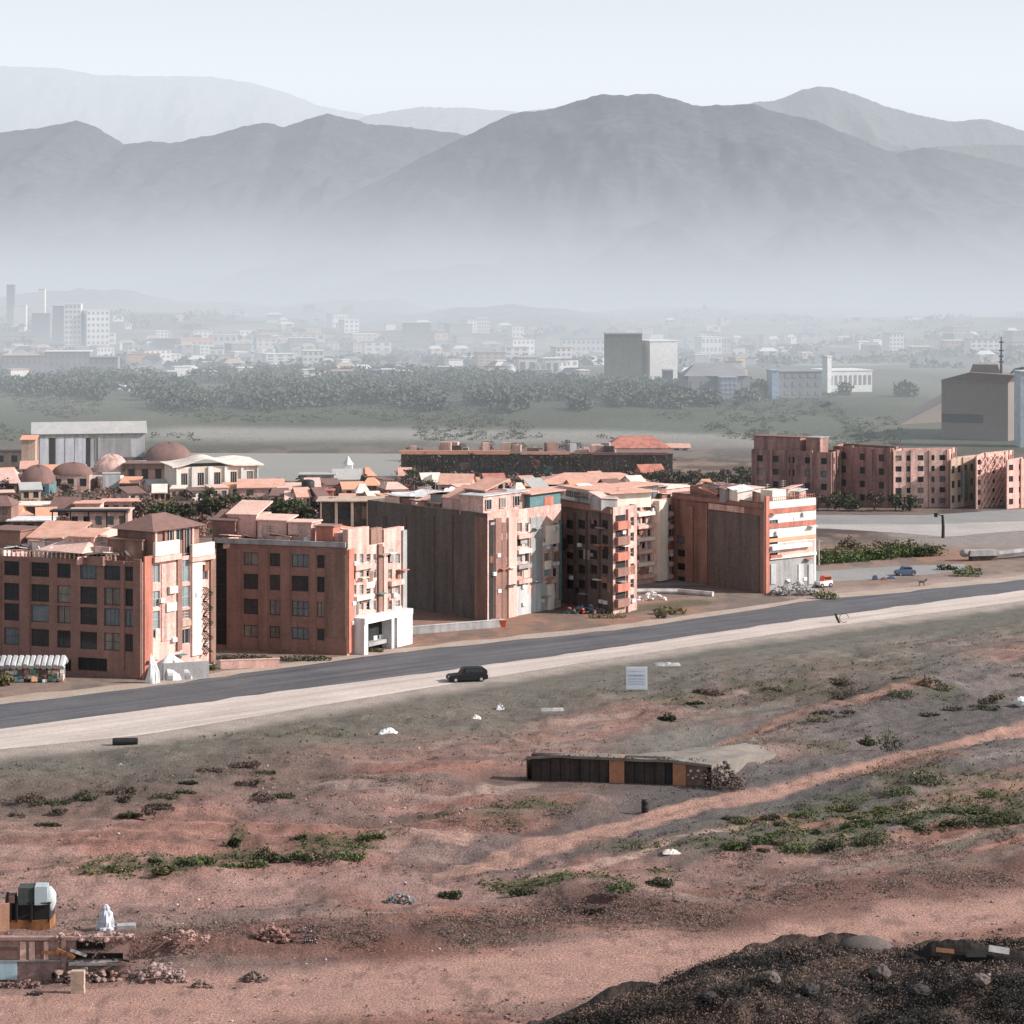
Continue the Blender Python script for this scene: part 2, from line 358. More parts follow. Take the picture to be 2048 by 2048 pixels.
    mix((.22,.11,.085), m_line(X, Y, [(320,1890),(560,1880),(760,1900)], 3.5, w2, .8)*.75)
    mix((.38,.20,.13), m_line(X, Y, [(1560,1640),(1640,1655),(1720,1640)], 2.5, w3, .8)*.7); mix((.38,.21,.15), m_line(X, Y, [(1720,1550),(1800,1530),(1890,1520)], 2.2, w3, .8)*.7)
    mix((.38,.21,.15), m_line(X, Y, [(1880,1605),(2048,1575)], 2.0, w3, .8)*.7)
    mix(GREEN, green_mask(X, Y, w2)*.8*sst(.3, .6, w3+.1))
    mix(C*.55 if False else np.array((.11,.085,.075)), sst(.62, .74, w3)*.35*(1-sst(-24, -13, rd)))
    sh = m_line(X, Y, [(E0_,1582),(0,1506),(290,1478),(850,1381),(1161,1329),(1600,1264),(2048,1205),(2600,1140)], 3.4, fbm(X*.3, Y*.2, 4), .9)
    mix((.56,.475,.415), sh*.8); C = C*.93
    # the town's side: bare orange earth along the road, grey dust between the blocks
    town = sst(-2, 6, rd)
    T = np.empty_like(C); T[:] = (.40,.30,.245)
    def tm(c, m): nonlocal T; T = T*(1-m[..., None]) + np.asarray(c)*m[..., None]
    tm((.50,.27,.18), sst(.42, .6, w)*.6); tm((.24,.22,.20), sst(40, 90, rd)*.6); tm((.2,.19,.17), sst(.5, .62, w2)*.5)
    tm((.52,.40,.34), m_line(X, Y, [(1640,1195),(1850,1170),(2048,1150)], 5, w2)); tm((.42,.37,.33), m_ell(X, Y, (1950,1070,200,25), w))
    tm((.13,.14,.08), m_line(X, Y, [(1230,1222),(1300,1215),(1390,1205)], 3.5, w2)*.7)
    tm((.60,.40,.26), m_line(X, Y, [(1330,934),(1620,934)], 14, w2)*.9)
    tm((.30,.19,.155), sst(70, 110, rd)*.5); tm((.12,.09,.08), sst(55, 85, rd)*sst(.5, .6, fbm(X*.1, Y*.06, 4))*.8); T = T*.8
    C = C*(1-town[..., None]) + T*town[..., None]
    # far plain: meadow, then pale fields
    q = fbm(X*.006, Y*.004, 4); q2 = fbm(X*.02+9, Y*.008, 4)
    f = sst(690, 860, Y + (q-.5)*120)
    Fc = np.empty_like(C); Fc[:] = (.14,.155,.115)
    def fm(c, m): nonlocal Fc; Fc = Fc*(1-m[..., None]) + np.asarray(c)*m[..., None]
    fm((.19,.18,.12), sst(.48, .62, q2)*.6); fm((.075,.085,.055), sst(.5, .65, q)*.6)
    fm((.42,.40,.36), m_line(X, Y, [(420,874),(800,874),(1200,884),(1500,888)], 26, q2, .6)*.8); fm((.30,.28,.25), m_line(X, Y, [(900,905),(1400,905)], 30, q2, .8)*.6)
    p = sst(1500, 2100, Y); fm((.48,.44,.38), sst(1350, 1600, Y)*sst(.58, .64, fbm(X*.012+4, Y*.02, 4))*.6); fm((.07,.08,.06), sst(1350, 1600, Y)*sst(.55, .62, fbm(X*.01+44, Y*.012, 4))*.7); fm((.23,.21,.165), p*.7); fm((.10,.10,.075), p*sst(.47, .58, q2)*.8); fm((.4,.36,.3), p*sst(.6, .7, fbm(X*.01, Y*.003, 3))*.6)
    C = C*(1-f[..., None]) + Fc*f[..., None]
    return np.clip(C, .02, .9)

rows = np.concatenate([110*1.0021**np.arange(0, 760), 110*1.0021**760*1.008**np.arange(1, 470)])
cols = np.concatenate([-.45-.0*np.arange(1), np.linspace(-.36, -.27, 6), np.linspace(-.25, .25, 400), np.linspace(.27, .36, 6), [.45]])
Yg = np.repeat(rows[:, None], len(cols), 1); Xg = Yg*cols[None, :]
Zg = terr(Xg, Yg)
nr, nc = Yg.shape
me = bpy.data.meshes.new('ground')
V = np.stack([Xg, Yg, Zg], -1).reshape(-1, 3)
ii = (np.arange(nr-1)[:, None]*nc + np.arange(nc-1)[None, :]).reshape(-1)
Fq = np.stack([ii, ii+1, ii+nc+1, ii+nc], -1)
me.vertices.add(len(V)); me.vertices.foreach_set('co', V.reshape(-1))
me.loops.add(Fq.size); me.loops.foreach_set('vertex_index', Fq.reshape(-1).astype(np.int32))
me.polygons.add(len(Fq)); me.polygons.foreach_set('loop_start', np.arange(0, Fq.size, 4, dtype=np.int32)); me.polygons.foreach_set('loop_total', np.full(len(Fq), 4, dtype=np.int32))
me.update(calc_edges=True); me.polygons.foreach_set('use_smooth', [True]*len(Fq))
ca = me.color_attributes.new('Col', 'FLOAT_COLOR', 'POINT')
ca.data.foreach_set('color', np.concatenate([paint(Xg, Yg), np.ones((nr, nc, 1))], -1).reshape(-1).astype(np.float32))
m_ground = M('bare_earth', (1.12,1.1,1.08), (.78,.80,.82), scale=.4, fine=11, bump=1.0, bdist=.3, attr=True, finemix=.95, spec=.1)
me.materials.append(m_ground)
ground = bpy.data.objects.new('ground', me); col.objects.link(ground); ground['kind'] = 'structure'
def Z(x, y): return float(terr(np.array([x]), np.array([y]))[0])
def GT(x, y):                            # point on the ground seen at x, y
    p = G(x, y)
    for _ in range(6): p = G(x, y, Z(p.x, p.y))
    return p

# ---------------------------------------------------------------- roads
def strip(name, up, lo, z, m, n=90, jit=0.0):
    def samp(P, k):
        L = [0]
        for a, b in zip(P[:-1], P[1:]): L.append(L[-1]+(b-a).length)
        out = []
        for i in range(k+1):
            t = L[-1]*i/k; j = max(q for q in range(len(L)-1) if L[q] <= t+1e-6) if t < L[-1] else len(L)-2
            out.append(P[j].lerp(P[j+1], (t-L[j])/max(1e-6, L[j+1]-L[j])))
        return out
    U, D = samp(lin(up), n), samp(lin(lo), n); b = MB(); vs = []
    for i in range(n+1):
        for k in range(7):
            p = U[i].lerp(D[i], k/6); j = (vnoise(i*.9+z*50, k)-.5)*jit if k in (0, 6) else 0
            vs.append((p.x - _rd.y*j, p.y + _rd.x*j, z if name != 'road_shoulder' or k < 6 else -.12))
    b.add(vs, [(i*7+k+1, i*7+k, i*7+k+7, i*7+k+8) for i in range(n) for k in range(6)])
    o = b.build(name, m); o['kind'] = 'structure'; return o
m_asph = M('asphalt', (.088,.088,.094), (.128,.126,.128), scale=.12, fine=14, bump=.1, finemix=.35, spec=.3, rough=.75, grain=(math.atan2(_rd.y, _rd.x), 30, .7, .28))
m_should = M('pale_gravel', (.56,.485,.43), (.46,.39,.335), scale=.1, fine=16, bump=.25, finemix=.35, grain=(math.atan2(_rd.y, _rd.x), 22, .5, .2))
m_verge = M('dust_verge', (.44,.37,.31), (.36,.27,.21), scale=.2, fine=12, bump=.3, finemix=.5)
m_lane = M('grey_dust_road', (.23,.225,.22), (.30,.29,.27), scale=.1, fine=14, bump=.15, finemix=.4)
m_pale = M('pale_dust_road', (.46,.42,.385), (.35,.325,.30), scale=.1, fine=14, bump=.15, finemix=.4)
E0 = -500; E1 = 2600
strip('road_shoulder', [(E0,1522),(0,1456),(850,1346),(1250,1291),(1600,1238),(2048,1180),(E1,1120)], [(E0,1582),(0,1506),(290,1478),(850,1381),(1161,1329),(1600,1264),(2048,1205),(E1,1140)], .022, m_should, jit=1.2)
strip('road_verge', [(E0,1462),(0,1397),(400,1350),(800,1296),(1250,1248),(1600,1197),(2048,1150),(E1,1092)], [(E0,1478),(0,1414),(400,1362),(800,1306),(1250,1260),(1600,1207),(2048,1162),(E1,1104)], .022, m_verge, jit=2.0)
strip('road', [(E0,1474),(0,1411),(400,1360),(800,1304),(1250,1258),(1600,1205),(2048,1160),(E1,1102)], [(E0,1526),(0,1457),(850,1347),(1250,1292),(1600,1239),(2048,1181),(E1,1121)], .036, m_asph, jit=1.5)
strip('side_road', [(1250,1150),(1640,1142),(1800,1132),(1930,1128)], [(1250,1172),(1640,1166),(1760,1158),(1930,1142)], .02, m_lane, n=40, jit=1.5)
strip('back_road', [(1500,1030),(1650,1030),(1850,1030),(2048,1018),(2400,1000)], [(1500,1048),(1650,1049),(1850,1049),(2048,1042),(2400,1028)], .02, m_lane, n=40, jit=1.2)
strip('back_road_shoulder', [(1500,1048),(1650,1049),(1850,1049),(2048,1042),(2400,1028)], [(1500,1056),(1650,1057),(1800,1066),(1890,1074),(2048,1062),(2400,1050)], .03, m_pale, n=40, jit=1.5)
wb = MB(); wp = lin([(400,962),(800,962),(1000,930),(1000,884),(700,868),(430,872),(330,900),(330,940)])
wb.poly([(p.x, p.y, .04) for p in wp])
m_water = M('muddy_water', (.31,.295,.26), (.28,.268,.238), scale=.02, rough=.6, bump=.0, fine=30, finemix=.1, spec=.12)
w_ = wb.build('water', m_water); w_['kind'] = 'structure'

# ---------------------------------------------------------------- mountains: crest lines, each a ridged height field
def mountain(name, crest, dist, front, back, seed, c1, c2, edge=1.0, relief=.2):
    xs = np.array([p[0] for p in crest], float); ys = np.array([p[1] for p in crest], float)
    px = np.linspace(xs[0], xs[-1], 420); t = np.concatenate([np.linspace(0, 1, 90), np.linspace(1, 2, 26)[1:]])
    Hc = H + (HOR-np.interp(px, xs, ys))/F*dist
    X = (px-1024)/F*dist; P, T = np.meshgrid(X, t)
    Y = np.where(T < 1, dist-front*(1-T), dist+back*(T-1)); Hm = np.repeat(Hc[None, :], len(t), 0)
    s = np.where(T < 1, T, 2-T); prof = s**1.15*(.8+.2*s)
    sc = 1/(front*.33)
    rid = 1-np.abs(2*fbm(P*sc*1.3+seed, Y*sc*.55+seed*2, 5)-1); rid2 = 1-np.abs(2*fbm(P*sc*4+seed, Y*sc*2.2, 4)-1)
    amp = Hm*relief*np.sin(np.pi*np.clip(s, 0, 1))**.9
    Zm = Hm*prof + amp*(rid-.78)*1.9 + amp*(rid2-.75)*.4 + (fbm(P*.02+seed, Y*.02, 4)-.5)*10*edge*np.minimum(s*3, 1) + (fbm(P*.09, Y*.05, 3)-.5)*5*edge*np.minimum(s*2, 1)
    Zm -= (1-np.minimum(s*8, 1))*25
    ny, nx = P.shape; b = MB()
    V = np.stack([P, Y, Zm], -1).reshape(-1, 3)
    me = bpy.data.meshes.new(name); i = (np.arange(ny-1)[:, None]*nx+np.arange(nx-1)[None, :]).reshape(-1)
    me.from_pydata(V.tolist(), [], np.stack([i, i+1, i+nx+1, i+nx], -1).tolist()); me.update()
    me.polygons.foreach_set('use_smooth', [True]*len(me.polygons))
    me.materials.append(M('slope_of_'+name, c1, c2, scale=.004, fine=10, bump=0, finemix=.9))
    o = bpy.data.objects.new(name, me); col.objects.link(o); o['kind'] = 'structure'; return o
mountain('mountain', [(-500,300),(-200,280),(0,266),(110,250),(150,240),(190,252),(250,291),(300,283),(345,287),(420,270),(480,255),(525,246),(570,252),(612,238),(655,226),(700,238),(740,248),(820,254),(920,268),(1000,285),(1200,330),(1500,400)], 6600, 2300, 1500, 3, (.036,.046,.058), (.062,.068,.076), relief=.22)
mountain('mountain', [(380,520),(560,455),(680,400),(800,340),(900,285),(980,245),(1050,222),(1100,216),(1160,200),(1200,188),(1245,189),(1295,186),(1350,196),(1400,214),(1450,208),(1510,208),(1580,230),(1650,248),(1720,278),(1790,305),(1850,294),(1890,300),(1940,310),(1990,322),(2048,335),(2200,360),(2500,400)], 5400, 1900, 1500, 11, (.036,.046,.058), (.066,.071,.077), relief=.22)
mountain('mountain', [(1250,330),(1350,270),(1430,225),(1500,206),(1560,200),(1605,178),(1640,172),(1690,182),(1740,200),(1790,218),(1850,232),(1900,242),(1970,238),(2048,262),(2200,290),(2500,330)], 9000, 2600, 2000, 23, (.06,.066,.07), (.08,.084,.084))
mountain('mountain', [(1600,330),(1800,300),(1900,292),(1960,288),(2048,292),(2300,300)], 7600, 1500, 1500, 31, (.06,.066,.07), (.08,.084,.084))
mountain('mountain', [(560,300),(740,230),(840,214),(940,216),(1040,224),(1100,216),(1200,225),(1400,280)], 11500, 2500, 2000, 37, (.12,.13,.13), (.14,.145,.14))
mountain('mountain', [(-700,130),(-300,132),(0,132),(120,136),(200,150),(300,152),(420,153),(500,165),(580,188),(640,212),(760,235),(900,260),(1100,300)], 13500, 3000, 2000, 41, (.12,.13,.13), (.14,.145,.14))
# low rises between the town and the mountains
mountain('hill', [(-300,640),(-100,610),(60,585),(160,577),(260,582),(330,600),(450,605),(560,612),(700,600),(790,598),(860,618),(1000,620),(1100,632)], 3300, 700, 700, 51, (.09,.10,.075), (.16,.15,.12))
mountain('hill', [(700,640),(860,628),(920,614),(1000,612),(1120,618),(1180,625),(1300,640),(1420,652),(1560,648),(1620,636),(1700,648),(1760,640),(1860,662),(2048,672),(2300,680)], 2900, 600, 600, 57, (.10,.10,.085), (.17,.16,.135))
# ---------------------------------------------------------------- building kit
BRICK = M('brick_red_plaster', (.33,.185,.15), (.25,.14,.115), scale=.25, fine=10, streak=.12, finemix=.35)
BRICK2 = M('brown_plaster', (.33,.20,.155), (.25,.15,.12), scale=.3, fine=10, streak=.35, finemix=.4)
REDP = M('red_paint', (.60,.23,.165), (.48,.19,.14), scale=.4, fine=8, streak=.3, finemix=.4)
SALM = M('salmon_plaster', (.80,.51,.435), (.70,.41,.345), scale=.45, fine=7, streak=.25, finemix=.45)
SALM2 = M('patched_salmon_plaster', (.80,.56,.485), (.62,.375,.31), scale=.8, fine=5, streak=.4, finemix=.7)
CREAM = M('cream_plaster', (.86,.76,.65), (.76,.64,.54), scale=.4, fine=8, streak=.15, finemix=.25)
WHITE = M('white_paint', (.80,.79,.77), (.70,.69,.68), scale=.4, fine=8, streak=.2, finemix=.3)
GREYW = M('grey_render', (.42,.41,.40), (.33,.32,.31), scale=.4, fine=8, streak=.3, finemix=.4)
PALEG = M('pale_grey_cladding', (.60,.595,.58), (.48,.48,.475), scale=.4, fine=8, streak=.3, finemix=.3)
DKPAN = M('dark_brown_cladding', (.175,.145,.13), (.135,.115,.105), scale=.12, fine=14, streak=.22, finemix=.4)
DKWALL = M('dark_rough_masonry', (.17,.13,.11), (.08,.07,.065), scale=.35, fine=6, streak=.2, finemix=.9)
TERRA = M('terracotta_roof', (.78,.46,.35), (.58,.31,.23), scale=.5, fine=8, finemix=.5)
ORANGE = M('orange_roof', (.80,.41,.26), (.66,.33,.21), scale=.4, fine=8, finemix=.35)
PINKR = M('pink_roof', (.82,.57,.48), (.68,.42,.34), scale=.5, fine=7, finemix=.5)
BROWNR = M('brown_roof', (.26,.15,.125), (.18,.11,.095), scale=.6, fine=8, finemix=.5)
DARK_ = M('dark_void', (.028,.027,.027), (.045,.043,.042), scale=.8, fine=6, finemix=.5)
BLACK = M('black_metal', (.02,.02,.022), (.035,.035,.036), scale=.8, rough=.6, finemix=.4)
TEAL = M('teal_panel', (.16,.27,.27), (.10,.18,.19), scale=.6, finemix=.4)
GLASS = M('window_glass', (.022,.027,.032), (.045,.05,.055), scale=.5, rough=.15, spec=.5, bump=0, var=.5)
GLASS2 = M('teal_glass', (.18,.25,.26), (.3,.35,.36), scale=.7, rough=.2, spec=.5, bump=0)
FRAMEM = M('window_frame', (.12,.09,.08), (.09,.07,.065), scale=1, finemix=.3)
FRAMEW = M('white_window_frame', (.62,.58,.54), (.5,.46,.43), scale=1, finemix=.3)
HZROOF = M('grey_roof', (.50,.49,.46), (.40,.39,.37), scale=.3, finemix=.4)
BROWNH = M('brown_streaked_block', (.48,.27,.23), (.33,.195,.17), scale=.16, fine=9, streak=.5, finemix=.5)
TANP = M('tan_plaster', (.60,.45,.34), (.50,.36,.27), scale=.3, streak=.25)

class Face:
    """a vertical wall plane from ground point A to ground point B, outside on the right-hand side of A->B"""
    def __init__(s, A, B):
        s.A = Vector((A[0], A[1])); s.B = Vector((B[0], B[1])); s.L = (s.B-s.A).length
        s.u = (s.B-s.A)/s.L; s.n = Vector((s.u.y, -s.u.x)); s.ang = math.atan2(s.u.y, s.u.x)
    def at(s, x, y):                     # (along, up) of the point of the wall seen at x, y
        kx = (x-1024)/F
        # A + u*t = (kx*d, d)
        t = (kx*s.A.y - s.A.x)/(s.u.x - kx*s.u.y); d = s.A.y + s.u.y*t
        return t, H-(y-HOR)*d/F
    def rect(s, x0, x1, y0, y1):
        xm = (x0+x1)/2
        a, _ = s.at(x0, y1); b, _ = s.at(x1, y1); _, z0 = s.at(xm, y1); _, z1 = s.at(xm, y0)
        return (max(.15, a), min(s.L-.15, b), z0, z1)
    def P(s, t, z, out=0.0):
        p = s.A + s.u*t + s.n*out; return Vector((p.x, p.y, z))

def wall_mesh(b, f, z0, z1, holes, depth=.3):
    xs = sorted({0.0, f.L, *[h[0] for h in holes], *[h[1] for h in holes]}); zs = sorted({z0, z1, *[h[2] for h in holes], *[h[3] for h in holes]})
    for i in range(len(xs)-1):
        for j in range(len(zs)-1):
            cx, cz = (xs[i]+xs[i+1])/2, (zs[j]+zs[j+1])/2
            if any(h[0] < cx < h[1] and h[2] < cz < h[3] for h in holes): continue
            b.quad(f.P(xs[i], zs[j]), f.P(xs[i+1], zs[j]), f.P(xs[i+1], zs[j+1]), f.P(xs[i], zs[j+1]))
    for a, c, l, h in holes:
        b.quad(f.P(a, l), f.P(c, l), f.P(c, l, -depth), f.P(a, l, -depth)); b.quad(f.P(a, h, -depth), f.P(c, h, -depth), f.P(c, h), f.P(a, h))
        b.quad(f.P(a, l), f.P(a, l, -depth), f.P(a, h, -depth), f.P(a, h)); b.quad(f.P(c, l, -depth), f.P(c, l), f.P(c, h), f.P(c, h, -depth))
_wcache = {}; _wr = random.Random(3)
GLASSL = M('pale_glass', (.12,.15,.17), (.18,.21,.23), scale=.8, rough=.12, spec=.6, bump=0); CURT = M('curtained_pane', (.34,.29,.25), (.22,.19,.17), scale=1.5, rough=.6, bump=0, streak=.4)  # paler and curtained variants of the pane, picked at random
def window(f, h, root, depth=.3, fm=None, gm=None, cols=2, rows_=1, name='window', bars=0):
    fm = fm or FRAMEM; q_ = _wr.random(); gm = gm or GLASS
    if gm is GLASS: gm = GLASS if q_ < .62 else GLASSL if q_ < .82 else CURT
    w, hh = round(h[1]-h[0], 1), round(h[3]-h[2], 1)
    key = (w, hh, cols, rows_, fm.name, gm.name, name, bars)
    if key not in _wcache:
        b = MB(); t = .09
        b.box((0,0,t/2),(w,.08,t)); b.box((0,0,hh-t/2),(w,.08,t)); b.box((-w/2+t/2,0,hh/2),(t,.08,hh-2*t)); b.box((w/2-t/2,0,hh/2),(t,.08,hh-2*t))
        for k in range(1, cols): b.box((-w/2+w*k/cols,0,hh/2),(.06,.07,hh-2*t))
        for k in range(1, rows_): b.box((0,0.003,hh*k/rows_),(w-2*t,.05,.06))
        for k in range(bars): b.box((-w/2+w*(k+.5)/bars,-.09,hh/2),(.03,.03,hh-.02))
        fo = b.build(name, fm, None, loc=(0,0,0))
        g = MB().box((0,.05,hh/2),(w-.02,.02,hh-.02)).build('pane', gm, fo, loc=(0,0,0))
        _wcache[key] = (fo.data, g.data); first = fo
    else:
        fo = bpy.data.objects.new(name, _wcache[key][0]); col.objects.link(fo)
        g = bpy.data.objects.new('pane', _wcache[key][1]); col.objects.link(g); g.parent = fo
    p = f.P((h[0]+h[1])/2, h[2], -depth+.07)
    fo.parent = root; fo.location = p-root.location; fo.rotation_euler = (0, 0, f.ang)
    return fo
def fbox(b, f, t0, t1, z0, z1, out, depth=None):      # a box standing OUT proud of the wall
    c = f.P((t0+t1)/2, (z0+z1)/2, out/2 - .01); b.box(c, (abs(t1-t0), out+.02, abs(z1-z0)), rz=f.ang); return b
def prect(f, root, name, m, x0, x1, y0, y1, out):
    a, c, l, h = f.rect(x0, x1, y0, y1); return fbox(MB(), f, a, c, l, h, out).build(name, m, root)

class Block:
    """a flat-roofed block on a parallelogram: A far end of the shaded wall, B near corner, C far end of the sunlit wall"""
    def __init__(s, name, label, cat, A, B, C, top, group=None, base=-.3):
        s.root = thing(name, label, cat, (B.x, B.y, 0), group)
        D = A+C-B; s.pts = [A, B, C, D]; s.h = top
        s.f = [Face(A, B), Face(B, C), Face(C, D), Face(D, A)]; s.base = base
    def walls(s, mats, holes=((), ()), parapet=.7, roofm=None):
        for i, f in enumerate(s.f):
            b = MB(); wall_mesh(b, f, s.base, s.h, list(holes[i]) if i < len(holes) else [])
            q = .28                       # parapet top and inner side
            b.quad(f.P(0,s.h), f.P(f.L,s.h), f.P(f.L-q*1.2,s.h,-q), f.P(q*1.2,s.h,-q))
            b.quad(f.P(q*1.2,s.h,-q), f.P(f.L-q*1.2,s.h,-q), f.P(f.L-q*1.2,s.h-parapet,-q), f.P(q*1.2,s.h-parapet,-q))
            b.build('wall', mats[min(i, len(mats)-1)], s.root)
        z = s.h-parapet; c = sum((Vector((p.x,p.y)) for p in s.pts), Vector((0,0)))/4
        MB().poly([(c.x+(p.x-c.x)*.985, c.y+(p.y-c.y)*.985, z) for p in s.pts]).build('roof', roofm or TERRA, s.root)
        # dark floor behind the openings, so one looks into rooms
        return s
    def on_roof(s, i, t, inn, z=None):
        f = s.f[i]; return f.P(t, s.h-.7 if z is None else z, -inn)

# ---------------------------------------------------------------- block 1: front left, brick red with a sunlit salmon end
A, B, C = G(-70,1336), G(285,1358), G(430,1328)
b1 = Block('apartment_block', 'brick red apartment block with dark square windows and hip roofed turret, nearest the road', 'apartment block', A, B, C, 16.7)
f0, f1 = b1.f[0], b1.f[1]
def grid(f, cols, rows_, xm):
    out = []
    for (y0, y1) in rows_:
        _, z0 = f.at(xm, y1); _, z1 = f.at(xm, y0)
        for (x0, x1) in cols:
            a, _ = f.at(x0, y1); c, _ = f.at(x1, y1); out.append((a, c, z0, z1))
    return out
h0 = grid(f0, [(-58,-22),(8,38),(62,98),(114,141),(160,194),(208,240),(250,267)], [(1128,1157),(1172,1207),(1213,1248),(1262,1297)], 150)
g0 = [f0.rect(155,214,1316,1342), f0.rect(60,98,1322,1340), f0.rect(122,142,1318,1342)]
h1 = [f1.rect(304,320,1128,1166), f1.rect(304,320,1182,1215), f1.rect(304,320,1222,1276), f1.rect(362,380,1120,1165), f1.rect(362,380,1172,1215), f1.rect(362,380,1220,1238), f1.rect(363,380,1258,1288), f1.rect(404,416,1128,1160)]
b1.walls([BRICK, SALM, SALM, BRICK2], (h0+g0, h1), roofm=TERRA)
for k, h in enumerate(h0): window(f0, h, b1.root, cols=1+(k % 3 != 1), rows_=1+(k % 4 == 2), bars=(0,0,5,0,4)[k % 5])
for h in g0: window(f0, h, b1.root, cols=3, gm=DARK_)
for k, h in enumerate(h1): window(f1, h, b1.root, cols=2 if k != 2 else 1, rows_=1+k % 3, fm=FRAMEW, gm=GLASS2 if k < 5 else GLASS)
for x0, x1 in ((41,60),(-20,2),(244,249)): prect(f0, b1.root, 'pilaster', BRICK, x0, x1, 1122, 1338, .22)
prect(f0, b1.root, 'corner_pier', BRICK, 268, 284, 1118, 1356, .3)
prect(f1, b1.root, 'corner_pier', REDP, 287, 303, 1112, 1358, .25)
for x0, x1, y0, y1, m, o, n in ((306,354,1082,1109,CREAM,.5,'balcony_front'),(380,424,1086,1111,CREAM,.5,'balcony_front'),(303,356,1110,1121,SALM,.7,'ledge'),(378,424,1112,1120,SALM,.7,'ledge'),
        (322,351,1126,1280,SALM2,.15,'wall_panel'),(352,361,1080,1300,BRICK,.35,'pilaster'),(382,402,1122,1310,CREAM,.3,'pilaster'),(419,429,1098,1325,BRICK2,.3,'pilaster'),(334,350,1172,1186,CREAM,.6,'balcony_front'),(330,350,1205,1222,CREAM,.4,'sun_canopy'),(362,380,1240,1252,TANP,.3,'wall_panel')):
    prect(f1, b1.root, n, m, x0, x1, y0, y1, o)
# outside stair of zigzag flights
a, c, l, hh = f1.rect(403,417,1172,1305); sb = MB()
nfl = 9
for k in range(nfl):
    z0 = l+(hh-l)*k/nfl; z1 = l+(hh-l)*(k+1)/nfl; p, q = (a, c) if k % 2 else (c, a)
    for o in (.35, .9): sb.tube([f1.P(p,z0,o), f1.P(q,z1,o)], .05, 4)
    for s in range(5): fbox(sb, f1, p+(q-p)*(s+.3)/5-.12, p+(q-p)*(s+.3)/5+.12, z0+(z1-z0)*(s+.3)/5, z0+(z1-z0)*(s+.3)/5+.06, .95)
    fbox(sb, f1, min(p,q)-.1, min(p,q)+.25, z0-.04, z0+.04, 1.0)
sb.build('outside_stair', BLACK, b1.root)
# parapet balustrade, roof rooms, turret with a hip roof
bal = MB(); bz = b1.h
for k in range(34):
    t = f0.L*(k+.5)/34*.86
    bal.lathe(f0.P(t, bz, -.14), [(.12,0),(.17,.35),(.09,.6),(.15,.85)], 6)
fbox(bal, f0, 0, f0.L*.87, bz+.86, bz+1.05, .1); bal.build('balustrade', SALM2, b1.root)
def room(root, f, x0, x1, y0, y1, inn, dep, m, name='roof_room', roofm=None, over=.25, tilt=0, zb=None, seat=None):
    """a small room on a roof: front wall INN behind the wall plane F"""
    g = Face(f.A - f.n*inn, f.B - f.n*inn); a, c, l, hh = g.rect(x0, x1, y0, y1)
    a, _ = g.at(x0, y1); c, _ = g.at(x1, y1)
    if seat is not None: l = seat
    mid = g.P((a+c)/2, 0, -dep/2)
    o = MB().box((mid.x, mid.y, (l+hh)/2), (c-a, dep, hh-l), rz=g.ang).build(name, m, root)
    if roofm:
        MB().box((mid.x, mid.y, hh+.1+abs(tilt)*dep/2), (c-a+2*over, dep+2*over, .2), rz=g.ang, tilt=(tilt, 0)).build('roof_slab', roofm, o, origin=root.location)
    return g, (a, c, l, hh), o
zr = b1.h-.7
room(b1.root, f0, 215, 284, 1080, 1112, 2.2, 4, BRICK2, roofm=BRICK, seat=zr)
room(b1.root, f0, 190, 219, 1094, 1112, 1.2, 1.2, SALM2, name='chimney', seat=zr)
room(b1.root, f0, 140, 188, 1075, 1100, 3, 4, SALM2, roofm=TERRA, tilt=.18, seat=zr)
room(b1.root, f0, 55, 140, 1078, 1098, 4.5, 6, SALM2, roofm=TERRA, tilt=.3, seat=zr)
room(b1.root, f0, -30, 40, 1062, 1100, 4, 6, BRICK, roofm=BROWNR, seat=zr)
g_, r_, tw = room(b1.root, f1, 306, 398, 1056, 1092, .6, 7, BRICK2, name='turret', seat=zr)
a, c, l, hh = r_
for k in range(5): fbox(MB(), g_, a+(c-a)*(k+.1)/5, a+(c-a)*(k+.1)/5+.35, l, hh, .3).build('turret_pier', (SALM, BRICK)[k % 2], tw, origin=b1.root.location)
window(g_, (a+(c-a)*.32, a+(c-a)*.78, l+.9, hh-.2), b1.root, depth=-.12, cols=6, fm=FRAMEW)
def hip(root, g, a, c, z, dep, hgt, over, m, name='hip_roof', parent=None, ridge=.3):
    P = [g.P(a-over, z, over), g.P(c+over, z, over), g.P(c+over, z, -dep-over), g.P(a-over, z, -dep-over)]
    mid = (a+c)/2; hw = (c-a)*ridge/2; R1 = g.P(mid-hw, z+hgt, -dep*.5); R2 = g.P(mid+hw, z+hgt, -dep*.5)
    b = MB(); b.add(P+[R1, R2], [(0,1,5,4),(1,2,5),(2,3,4,5),(3,0,4),(3,2,1,0)]); return b.build(name, m, parent or root, origin=root.location)
hip(b1.root, g_, a, c, hh, 7, 2.0, .9, BROWNR, parent=tw)
hip(b1.root, Face(f1.A-f1.n*9, f1.B-f1.n*9), -3, f1.L+1, b1.h+1.0, 8, 2.6, .6, PINKR)

